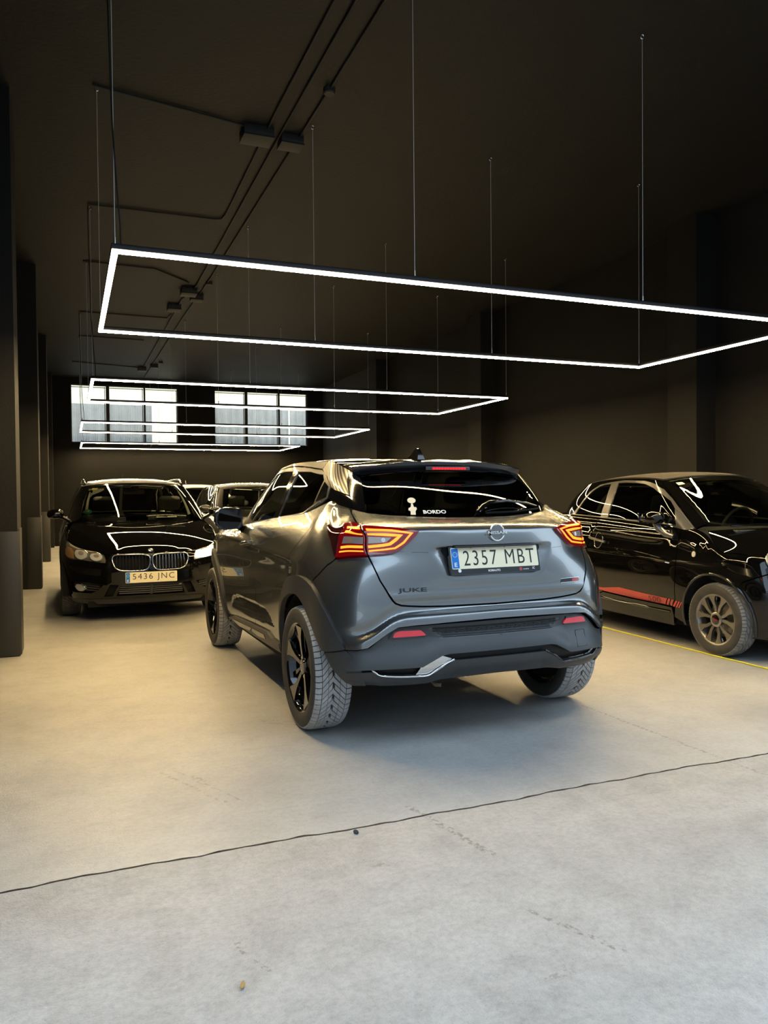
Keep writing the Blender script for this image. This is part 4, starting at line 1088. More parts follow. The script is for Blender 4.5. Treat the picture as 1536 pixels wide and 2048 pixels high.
        for ln, w in (([(.818, 1.130), (.672, 1.126)], .009), ([(.813, 1.103), (.672, 1.098)], .012), ([(.838, 1.029), (.672, 1.033)], .013), ([(.847, 1.004), (.672, 1.009)], .007)):
            panel('led_strip', ru, strip_poly(ln, w), M['led_red'], L1, step=.012, edge=.002, gap=0, flip_y=fl)
        for y in (1.114, 1.108):
            pass
        c1 = panel('reversing_lamp', rv, [(.645, 1.082), (.545, 1.077), (.568, 1.056), (.592, 1.053), (.645, 1.050)], M['lamp_grey'], L2, step=.015, edge=.002, gap=0, flip_y=fl)
        c2 = panel('indicator_lamp', rv, [(.815, 1.080), (.672, 1.079), (.672, 1.047), (.832, 1.049)], M['lamp_grey'], L1, step=.015, edge=.002, gap=0, flip_y=fl)
        panel('bulb', ru, [(.765+.012*math.cos(2*PI*k/12), 1.063+.011*math.sin(2*PI*k/12)) for k in range(12)], M['amber'], L1, step=.01, edge=.002, gap=0, flip_y=fl)
        panel('bulb', ru, [(.580+.009*math.cos(2*PI*k/12), 1.066+.011*math.sin(2*PI*k/12)) for k in range(12)], M['white_ink'], L2, step=.01, edge=.002, gap=0, flip_y=fl)
    # --- glasshouse
    rg = [(0, .006), (.30, .006), (.50, .006), (.628, .006), (.632, .35), (.628, .70), (.62, .97), (.30, .99), (0, .99)]
    glass = panel('rear_window', JT, rg+[(-u, v) for u, v in rg[::-1]][1:-1], M['glass_dark'], car, step=.04, edge=.004)
    # heated-screen shade line and stickers on the glass
    for fl in (False, True):
        panel('tailgate_side_trim', Lift(JT, .004), [(.636, .004), (.640, .35), (.636, .70), (.62, .99), (.80, .99), (.805, .593), (.782, .37), (.79, .02), (.77, .004)], M['gloss_black'], car, step=.03, edge=.015, flip_y=fl)
    def on_glass(name, me, u, v, mat, lift=.003, par=glass, surf=JT):
        p = surf.pos(np.array([u]), np.array([v]))[0]; n = Vector(surf.nrm(np.array([u]), np.array([v]))[0])
        x = Vector((0, 0, 1)).cross(n).normalized(); y = n.cross(x)
        return place_mesh(name, me, mat, par, Vector(p)+n*lift, x, y)
    on_glass('glass_lettering', fit_text('BORDO', .128, .028, bold=.025), .222, .100, M['white_ink'])
    # round-headed figure sticker, kept plain
    bm = bmesh.new()
    bm_prism(bm, [(.034*math.cos(2*PI*k/24)-.001, .028*math.sin(2*PI*k/24)+.085) for k in range(24)], 0, .001, lambda u, v, d: (u, v, d))
    bm_prism(bm, [(-.022, -.055), (.018, -.055), (.020, -.02), (.034, .0), (.03, .018), (.012, .02), (.006, .055), (-.008, .055), (-.014, .02), (-.032, .010), (-.036, -.01), (-.02, -.02)], 0, .001, lambda u, v, d: (u, v, d))
    for v_ in bm.verts: v_.co.x *= .68; v_.co.y *= .80
    me = bpy.data.meshes.new('sticker'); bmesh.ops.recalc_face_normals(bm, faces=bm.faces); bm.to_mesh(me); bm.free()
    on_glass('figure_sticker', me, .335, .14, M['cream_ink'])
    # roof, spoiler, fin
    roof = panel('roof', JRF, [(-.985, .12), (.985, .12), (.985, 1.60), (.7, 1.66), (0, 1.675), (-.7, 1.66), (-.985, 1.60)], M['black_paint'], car, step=.07, edge=.006, gap=.001)
    def spl(u, v): return JRF.pos(np.array([u]), np.array([v]))[0]
    bm = bmesh.new(); n = 28; rows = []
    for i in range(n+1):
        t = -1+2*i/n; a = abs(t)
        yb = .575*t; xe = -.115+.105*a**2.2; zc = 1.489-.034*a**2.4; hgt = .054-.004*a
        f = Vector(spl(t*.985, .14)); top = Vector((xe+.02, .560*t, zc+.004)); notch = .006*math.exp(-((a-.42)/.10)**2)
        prof = [f+Vector((0, 0, .002)), (f+top)/2+Vector((0, 0, .007+notch)), Vector((xe, .560*t, zc+notch)), Vector((xe+.002, .557*t, zc-.012)), Vector((xe+.014, .550*t, zc-hgt+.012)), Vector((xe+.030, .545*t, zc-hgt)), Vector((.03, .545*t, zc-hgt-.003)), Vector((.12, .55*t, zc-.03))]
        rows.append([bm.verts.new(p) for p in prof])
    for i in range(n):
        for k in range(len(rows[0])-1): bm.faces.new((rows[i][k], rows[i+1][k], rows[i+1][k+1], rows[i][k+1]))
    bm.faces.new(rows[0]); bm.faces.new(rows[-1][::-1])
    sp = from_bm('rear_spoiler', bm, M['gloss_black'], car, 35)
    bm = bmesh.new(); bm_box(bm, (-.118, -.145, 1.439), (-.095, .145, 1.462), .005)
    bl_ = from_bm('high_brake_lamp', bm, M['smoke_lens'], sp, 40)
    for k in range(12):
        box('brake_led', (-.1195, -.118+k*.0185, 1.444), (-.112, -.118+k*.0185+.0165, 1.457), M['brake_red'], bl_, .002)
    bm = bmesh.new(); pr = [(.245, 1.520, .026), (.26, 1.560, .014), (.275, 1.590, .007), (.305, 1.594, .006), (.34, 1.580, .008), (.38, 1.553, .012), (.42, 1.532, .022)]
    ring = [[(x, -w, z) for x, z, w in pr], [(x, w, z) for x, z, w in pr]]
    A = [bm.verts.new(p) for p in ring[0]]; B = [bm.verts.new(p) for p in ring[1]]
    for i in range(len(A)-1): bm.faces.new((A[i], A[i+1], B[i+1], B[i]))
    lo1 = bm.verts.new((.245, 0, 1.515)); lo2 = bm.verts.new((.42, 0, 1.525))
    bm.faces.new(A[::-1]); bm.faces.new(B)
    from_bm('roof_antenna', bm, M['gloss_black'], roof, 30)
    # side rails and C pillar with fine stripes
    def jrail(name, poly, mat, off=.004, step=.035): return both(name, Lift(JT, off), poly, mat, car, step=step, edge=.012)
    jrail('striped_pillar', [(1.494, .835), (1.43, .745), (1.354, .652), (1.29, .50), (1.240, .366), (1.109, .343), (.786, .372), (.808, .593), (.812, .80), (.80, .995), (1.0, .995), (1.45, .995)], M['stripes'])
    jrail('roof_rail_panel', [(1.498, .835), (1.772, .888), (2.160, .935), (2.80, .965), (3.10, .975), (3.16, .995), (2.5, .995), (1.454, .995)], M['stripes_fine'])
    jrail('pillar_lower_trim', [(1.246, .343), (1.111, .319), (.787, .342), (.790, .02), (.96, .0), (1.28, .0), (1.31, .144)], M['gloss_black'])
    fr_o = [(3.24, .02), (3.27, .317), (3.22, .535), (3.19, .80), (3.12, .965), (2.811, .955), (2.160, .917), (1.772, .870), (1.496, .817), (1.386, .705), (1.30, .50), (1.252, .365), (1.325, .13), (1.40, .08), (1.62, .012), (1.9, .0), (2.3, .0), (2.9, .0)]
    df = [(2.878, .037), (2.293, .033), (2.232, .219), (2.180, .473), (2.215, .834), (2.45, .868), (2.666, .89), (2.98, .90), (3.08, .771), (3.15, .438), (3.05, .15)]
    dr = [(2.175, .023), (1.892, .018), (1.644, .050), (1.505, .137), (1.450, .359), (1.395, .575), (1.440, .712), (1.734, .802), (2.066, .823), (2.067, .672), (2.102, .296)]
    for fl in (False, True):
        panel('window_surround', Lift(JT, .003), fr_o, gp if False else M['frame_grey'], car, step=.04, edge=.012, holes=[df, dr], flip_y=fl)
        panel('front_side_window', Lift(JT, -.004), df, M['glass'], car, step=.05, edge=.003, gap=-.004, flip_y=fl)
        panel('rear_side_window', Lift(JT, -.004), dr, M['glass_dark'], car, step=.05, edge=.003, gap=-.004, flip_y=fl)
        panel('door_pillar', Lift(JT, .0045), [(2.285, .010), (2.245, .219), (2.195, .473), (2.225, .855), (2.06, .84), (2.085, .672), (2.11, .296), (2.18, .010)], M['gloss_black'], car, step=.04, edge=.004, gap=0, flip_y=fl)
        panel('hidden_handle_panel', Lift(JT, .005), [(1.475, .165), (1.376, .53), (1.30, .385), (1.345, .155)], M['gloss_black'], car, step=.03, edge=.004, gap=0, flip_y=fl)
    for fl in (False, True):
        ribbon('window_trim', Lift(JT, .004), [(3.2, .004), (2.9, .004), (2.3, .004), (1.9, .004), (1.64, .02), (1.52, .085), (1.42, .12)], .005, M['satin_metal'], car, flip_y=fl)
    panel('windscreen', JT, [(3.50, .02), (3.45, .5), (3.42, .97), (4.9, .98), (5.35, .98), (5.35, .02), (4.6, .02)], M['glass'], car, step=.08, edge=.003)
    panel('windscreen', JT, [(3.50, .02), (3.45, .5), (3.42, .97), (4.9, .98), (5.35, .98), (5.35, .02), (4.6, .02)], M['glass'], car, step=.08, edge=.003, flip_y=True)
    both('screen_pillar', JT, [(3.255, .0), (3.28, .4), (3.20, .80), (3.13, .99), (3.40, .99), (3.43, .5), (3.48, .0)], M['gloss_black'], car, step=.05, edge=.006)
    # bonnet
    ys = [-1, -.6, 0, .6, 1]
    BN = Net(ys, [2.2, 2.6, 3.0, 3.4], [[(x-.05*abs(t)**2, t*w, zc-(zc-ze)*abs(t)**2) for t in ys] for x, w, zc, ze in ((2.26, .74, 1.085, 1.04), (2.65, .77, 1.06, 1.01), (3.02, .71, 1.03, .96), (3.40, .50, .93, .87))], -1)
    panel('bonnet', BN, [(-.99, 2.21), (.99, 2.21), (.99, 3.38), (-.99, 3.38)], gp, car, step=.12, edge=.01)
    # rear wiper
    def gp_(u, v, l=.012): return Vector(Lift(JT, l).pos(np.array([u]), np.array([v]))[0])
    bm = bmesh.new(); bm_tube(bm, [gp_(-.02, .04, .02), gp_(-.06, .12, .03), gp_(-.12, .20, .03), gp_(-.26, .23, .026), gp_(-.42, .17, .022), gp_(-.52, .10, .016)], [.017, .016, .012, .009, .007, .005], 8)
    wp = from_bm('rear_wiper', bm, M['gloss_black'], car, 60)
    bm = bmesh.new(); bm_tube(bm, [gp_(-.08, .06, .008), gp_(-.30, .055, .008), gp_(-.56, .05, .008)], .006, 6); from_bm('wiper_blade', bm, M['matte_black'], wp, 60)
    # door mirrors
    for s in (1, -1):
        bm = bmesh.new(); rings = []
        sec = [(-.055, .0), (-.045, 1.0), (.0, 1.05), (.05, .92), (.09, .6), (.105, .15)]
        shape = [(.07, -.075), (-.045, -.082), (-.094, -.052), (-.105, .010), (-.085, .060), (-.03, .082), (.05, .075), (.088, .060), (.092, -.045)]
        shape = curve(shape+[shape[0]], 3)[:-1]
        for dx, k in sec[1:]:
            rings.append([bm.verts.new((1.64+dx, s*(.935-u*k), 1.135+v*k)) for u, v in shape])
        for i in range(len(rings)-1):
            m = len(shape)
            for k in range(m): bm.faces.new((rings[i][k], rings[i][(k+1) % m], rings[i+1][(k+1) % m], rings[i+1][k]))
        bm.faces.new(rings[-1]); bm.faces.new(rings[0][::-1])
        mh = from_bm('door_mirror', bm, M['gloss_black'], car, 50)
        bm = bmesh.new(); bm_prism(bm, [(u*.86, v*.84) for u, v in shape], 0, .004, lambda u, v, d: (1.590-d+.10*u+.38*v, s*(.935-u), 1.135+v)); from_bm('mirror_glass', bm, M['mirror'], mh)
        bm = bmesh.new(); bm_tube(bm, [(1.66, s*.85, 1.075), (1.70, s*.80, 1.045), (1.72, s*.77, 1.03)], [.03, .035, .04], 10); from_bm('mirror_foot', bm, M['gloss_black'], mh, 60)
    # --- inner shell, floor, cabin
    both('body_shell', Lift(JL, -.03), [(.02, .50), (.70, .50), (.86, .64), (.95, .76), (1.05, .84), (1.3, .86), (1.50, .80), (1.64, .68), (1.72, .40), (3.4, .36)]+[p for p in front_arch(.56)[::-1] if p[1] > .36]+[(4.5, .4), (5.36, .4), (5.36, 1.12), (4.4, 1.12), (2.5, 1.12), (1.3, 1.14), (.8, 1.14), (.02, 1.14)], M['matte_black'], car, step=.08, edge=0, gap=0)
    bm = bmesh.new(); bm_box(bm, (-.25, -.62, .30), (3.2, .62, .37)); bm_box(bm, (-.60, -.56, .40), (-.25, .56, .46)); bm_box(bm, (.42, -.80, .26), (2.16, .80, .34)); from_bm('underbody', bm, M['matte_black'], car)
    tube('tow_hook', [(-.50, .33, .42), (-.56, .33, .335), (-.585, .325, .318), (-.60, .30, .318)], .013, M['rust'], car, 8)
    for x in (0, 2.636):
        for s in (1, -1):
            bm = bmesh.new(); rr = .415
            pts = [(x+rr*math.cos(math.radians(a)), .3425+rr*math.sin(math.radians(a))) for a in np.linspace(8, 160 if x == 0 else 172, 20)]
            A = [bm.verts.new((px, s*.86, pz)) for px, pz in pts]; B = [bm.verts.new((px, s*.52, pz)) for px, pz in pts]
            for i in range(len(A)-1): bm.faces.new((A[i], A[i+1], B[i+1], B[i]))
            bm.faces.new(B); from_bm('wheel_arch_liner', bm, M['matte_black'], car, 60)
    seat(car, .55, .36, .52); seat(car, .55, -.36, .52); seat(car, 1.25, .38, .48); seat(car, 1.25, -.38, .48)
    bm = bmesh.new(); bm_box(bm, (1.75, -.70, .75), (2.25, .70, 1.03), .06); db = from_bm('dashboard', bm, M['seat'], car, 50)
    bm = bmesh.new(); bm_tube(bm, [(1.66-.06*math.sin(a), .38+.18*math.cos(a), .98+.17*math.sin(a)) for a in np.linspace(0, 2*PI, 25)[:-1]], .014, 8, True); from_bm('steering_wheel', bm, M['seat'], db, 60)
    bm = bmesh.new(); bm_box(bm, (1.35, -.10, 1.40), (1.38, .10, 1.46), .015); from_bm('inner_mirror', bm, M['matte_black'], car, 40)
    # --- wheels
    wheel(car, (0, .79, .3425), 1, .3425, .225, .2445, 'turbine', M['tread'], rot=math.radians(-16))
    wheel(car, (0, -.79, .3425), -1, .3425, .225, .2445, 'turbine', M['tread'], rot=.4)
    wheel(car, (2.636, .79, .3425), 1, .3425, .225, .2445, 'turbine', M['tread'], rot=math.radians(10))
    wheel(car, (2.636, -.79, .3425), -1, .3425, .225, .2445, 'turbine', M['tread'], rot=.2)
    return car

M['shade_black'] = principled('satin_black_shade', (.006, .006, .0065), .45, spec=.3)  # black that stands for shade in the bumper band and tailgate crease
M['rust'] = principled('rusty_steel', (.12, .09, .06), .6, .4)
def stripe_mat(name, scale, dark, light):
    m = principled(name, light, .3, .3, .6)
    n, l, b = nodes_of(m)
    tc = n.new('ShaderNodeTexCoord'); sp = n.new('ShaderNodeSeparateXYZ'); l.new(tc.outputs['Object'], sp.inputs[0])
    ad = n.new('ShaderNodeMath'); ad.operation = 'MULTIPLY_ADD'; l.new(sp.outputs['X'], ad.inputs[0]); ad.inputs[1].default_value = -.75; l.new(sp.outputs['Z'], ad.inputs[2])
    mu = n.new('ShaderNodeMath'); mu.operation = 'MULTIPLY'; mu.inputs[1].default_value = scale; l.new(ad.outputs[0], mu.inputs[0])
    fr = n.new('ShaderNodeMath'); fr.operation = 'FRACT'; l.new(mu.outputs[0], fr.inputs[0])
    gt = n.new('ShaderNodeMath'); gt.operation = 'GREATER_THAN'; gt.inputs[1].default_value = .5; l.new(fr.outputs[0], gt.inputs[0])
    mx = n.new('ShaderNodeMix'); mx.data_type = 'RGBA'; l.new(gt.outputs[0], mx.inputs['Factor']); mx.inputs['A'].default_value = (*dark, 1); mx.inputs['B'].default_value = (*light, 1)
    l.new(mx.outputs['Result'], b.inputs['Base Color'])
    return m
M['stripes'] = stripe_mat('striped_vinyl', 62, (.004, .004, .004), (.30, .28, .24))
M['stripes_fine'] = stripe_mat('fine_striped_vinyl', 150, (.02, .02, .02), (.20, .19, .16))
M['frame_grey'] = principled('window_frame_paint', (.16, .155, .15), .28, .6, .8)
juke = build_juke()
# ------------------------------------------------------------------ body surfaces of the other cars (x forward from the FRONT axle, y left, z up; u = 0 at the nose)
def low_net(C, top, us, z0, zs, setb, wid, mixp=.70, pw=1.5):
    """C: plan outline; top: upper edge points; zs: levels 0..1; setb/wid: (z, value) tables"""
    C = np.array(C, float); top = np.array(top, float); rows = []; n = len(C)
    ymax = C[:, 1].max(); kmax = int(np.argmax(C[:, 1]))
    for t in zs:
        row = []
        for j in range(n):
            z = z0+(top[j, 2]-z0)*t
            f = max(0., 1-(C[j, 1]/ymax)**2)
            sx = np.interp(z, *zip(*setb))*f*(1 if j < kmax else -1)
            p = np.array([C[j, 0]+sx, C[j, 1]*(1+(np.interp(z, *zip(*wid))-1)*(C[j, 1]/ymax)), z])
            s = max(0, (t-mixp)/(1-mixp))**pw
            row.append(p*(1-s)+top[j]*s if s < 1 else top[j])
        rows.append(row)
    P = np.array(rows); Pm = P[:, 1:][:, ::-1]*np.array([1, -1, 1])
    return Net([-u for u in us[1:]][::-1]+list(us), zs, np.concatenate([Pm, P], 1), 1)

def house_net(bot, top, us, bulge):
    b, e = np.array(bot, float), np.array(top, float); R = []
    for t in (0, .25, .5, .75, 1): R.append(b+(e-b)*t+np.array(bulge, float)*4*t*(1-t))
    U = np.array(R); Um = U[:, 1:][:, ::-1]*np.array([1, -1, 1])
    return Net([-u for u in us[1:]][::-1]+list(us), [0, .25, .5, .75, 1], np.concatenate([Um, U], 1), 1)

def lid_net(cen, edge, crown=2.0, shoulder=0.0):
    """bonnet or roof: cen [(x, z)], edge [(x, y, z)]; u = -1..1 across, v = row"""
    tt = np.linspace(-1, 1, 13); R = []
    for (cx, cz), (ex, ey, ez) in zip(cen, edge):
        R.append([(cx+(ex-cx)*t*t, ey*t, cz+(ez-cz)*abs(t)**crown+shoulder*math.exp(-((abs(t)-.72)/.13)**2)) for t in tt])
    return Net(list(tt), list(range(len(cen))), R, 1)

ZS = [0, .08, .17, .28, .38, .48, .58, .68, .77, .85, .93, 1.0]
# black people carrier
BU = [0, .2, .4, .56, .72, .92, 1.16, 1.45, 1.8, 2.3, 2.8, 3.3, 3.8, 4.3, 4.75, 5.3]
B_C = [(.885, 0), (.876, .2), (.84, .40), (.775, .55), (.67, .68), (.51, .79), (.28, .855), (0, .885), (-.38, .885), (-.9, .885), (-1.4, .885), (-1.9, .885), (-2.4, .882), (-2.9, .86), (-3.3, .66), (-3.46, 0)]
B_T = [(.856, 0, .716), (.845, .2, .718), (.80, .385, .723), (.715, .52, .734), (.60, .632, .752), (.43, .735, .788), (.20, .797, .842), (-.08, .805, .930), (-.40, .795, .992), (-.9, .805, 1.012), (-1.4, .80, 1.03), (-1.9, .79, 1.045), (-2.4, .775, 1.06), (-2.9, .73, 1.075), (-3.28, .55, 1.085), (-3.40, 0, 1.09)]
BL = low_net(B_C, B_T, BU, .175, ZS, [(.17, -.13), (.22, -.075), (.28, -.04), (.36, -.015), (.45, -.005), (.55, 0), (.72, -.012), (1, -.02)], [(.17, .90), (.25, .945), (.35, .97), (.5, .992), (.6, 1), (.8, 1), (.92, .985)])
B_GB = [(-.10, 0, 1.072), (-.1445, .3, 1.067), (-.2494, .55, 1.0553), (-.325, .675, 1.047), (-.365, .752, 1.015), (-.7, .79, 1.004), (-1.2, .79, 1.022), (-1.9, .78, 1.042), (-2.6, .75, 1.065), (-3.0, .68, 1.085), (-3.25, .5, 1.095), (-3.33, .25, 1.10), (-3.35, 0, 1.10)]
B_GT = [(-.80, 0, 1.487), (-.833, .28, 1.478), (-.889, .46, 1.463), (-.92, .535, 1.455), (-.96, .588, 1.450), (-1.15, .602, 1.478), (-1.4, .606, 1.492), (-1.9, .606, 1.494), (-2.5, .592, 1.478), (-2.85, .55, 1.452), (-2.95, .42, 1.452), (-3.0, .22, 1.462), (-3.0, 0, 1.470)]
BGU = [0, .3, .55, .68, .78, 1.1, 1.6, 2.3, 3.0, 3.4, 3.7, 3.95, 4.2]
BG = house_net(B_GB, B_GT, BGU, [(.03, 0, .02)]*4+[(.0, .015, .01)]+[(0, .028, 0)]*5+[(-.02, 0, .01)]*3)
BB = lid_net([(.858, .716), (.825, .748), (.735, .805), (.56, .872), (.32, .938), (.06, .998), (-.13, 1.040)], [(.846, .20, .718), (.775, .44, .7255), (.62, .615, .749), (.43, .735, .788), (.20, .797, .842), (-.06, .800, .925), (-.33, .745, 1.012)], 2.2, .004)
BR = lid_net([(-.80, 1.487), (-1.0, 1.525), (-1.4, 1.552), (-1.9, 1.551), (-2.5, 1.526), (-3.0, 1.470)], [(-.955, .585, 1.450), (-1.15, .602, 1.478), (-1.45, .606, 1.492), (-1.9, .606, 1.494), (-2.5, .592, 1.478), (-2.9, .55, 1.452)], 2.6)
BPOSE = (.767, 9.285, PI+.014)
# black small three-door
FU = [0, .25, .45, .62, .80, .98, 1.26, 1.40, 1.60, 1.92, 2.32, 2.72, 3.12, 3.42, 3.70, 4.0, 4.55]
F_C = [(.68, 0), (.665, .25), (.62, .42), (.55, .56), (.44, .675), (.27, .755), (.0, .803), (-.14, .806), (-.33, .808), (-.65, .810), (-1.05, .810), (-1.45, .808), (-1.85, .803), (-2.15, .798), (-2.45, .765), (-2.72, .62), (-2.87, 0)]
F_T = [(.57, 0, .715), (.555, .25, .725), (.52, .40, .745), (.455, .525, .770), (.37, .640, .797), (.24, .71, .814), (.022, .757, .838), (-.09, .733, .925), (-.26, .717, .997), (-.60, .735, 1.018), (-1.0, .735, 1.040), (-1.4, .725, 1.062), (-1.8, .71, 1.076), (-2.1, .68, 1.086), (-2.35, .60, 1.09), (-2.55, .42, 1.09), (-2.66, 0, 1.08)]
FLN = low_net(F_C, F_T, FU, .165, ZS, [(.16, -.10), (.22, -.05), (.30, -.015), (.42, 0), (.55, -.005), (.7, -.06), (1, -.10)], [(.16, .925), (.22, .95), (.30, .965), (.36, .975), (.5, .995), (.62, 1), (.75, .995), (.88, .97)], .62, 1.5)
F_GB = [(-.09, 0, 1.003), (-.1246, .3, 1.009), (-.202, .54, 1.0225), (-.245, .635, 1.030), (-.278, .706, 1.0), (-.55, .73, 1.018), (-.9, .728, 1.036), (-1.4, .718, 1.060), (-1.95, .692, 1.080), (-2.2, .63, 1.088), (-2.4, .5, 1.09), (-2.5, .3, 1.09), (-2.53, 0, 1.09)]
F_GT = [(-.69, 0, 1.452), (-.738, .3, 1.439), (-.81, .475, 1.42), (-.835, .522, 1.413), (-.865, .548, 1.408), (-.98, .556, 1.424), (-1.15, .562, 1.434), (-1.42, .562, 1.436), (-1.80, .555, 1.414), (-2.0, .525, 1.380), (-2.12, .42, 1.365), (-2.15, .25, 1.372), (-2.16, 0, 1.378)]
FG = house_net(F_GB, F_GT, BGU, [(.015, 0, .012)]*4+[(.0, .012, .008)]+[(0, .022, 0)]*5+[(-.05, 0, .02)]*3)
FB = lid_net([(.57, .717), (.55, .755), (.50, .81), (.40, .87), (.25, .925), (.08, .968), (-.10, 1.0)], [(.555, .25, .727), (.50, .44, .752), (.42, .575, .782), (.30, .675, .807), (.12, .738, .826), (.01, .757, .845), (-.165, .695, .992)], 2.3)
FR = lid_net([(-.69, 1.452), (-.85, 1.474), (-1.1, 1.488), (-1.42, 1.486), (-1.8, 1.455), (-2.16, 1.378)], [(-.86, .546, 1.409), (-.98, .556, 1.424), (-1.15, .562, 1.434), (-1.42, .562, 1.436), (-1.80, .555, 1.414), (-2.05, .50, 1.372)], 2.4)
FPOSE = (5.4854, 4.6408, PI-.015)
# ------------------------------------------------------------------ five-door people carrier (black one in front, two more behind)
def mesh_dup_flip(o, parent): pass
def rim_tube(name, surf, poly, r, mat, parent, lift=0.0, flip_y=False):
    L = np.array(poly+poly[:1], float); P = surf.pos(L[:, 0], L[:, 1]); N = surf.nrm(L[:, 0], L[:, 1]); Q = (P+N*lift)[:-1]
    if flip_y: Q = Q*np.array([1, -1, 1])
    return tube(name, [tuple(q) for q in Q], r, mat, parent, 8, True)

def arch_uv(net, x, z, r, u0, v0, a0, a1, n=22, k=1.0):
    return uv_of(net, [(x+r*math.cos(math.radians(a)), z+r*k*math.sin(math.radians(a))) for a in np.linspace(a0, a1, n)], [0, 2], u0, v0)

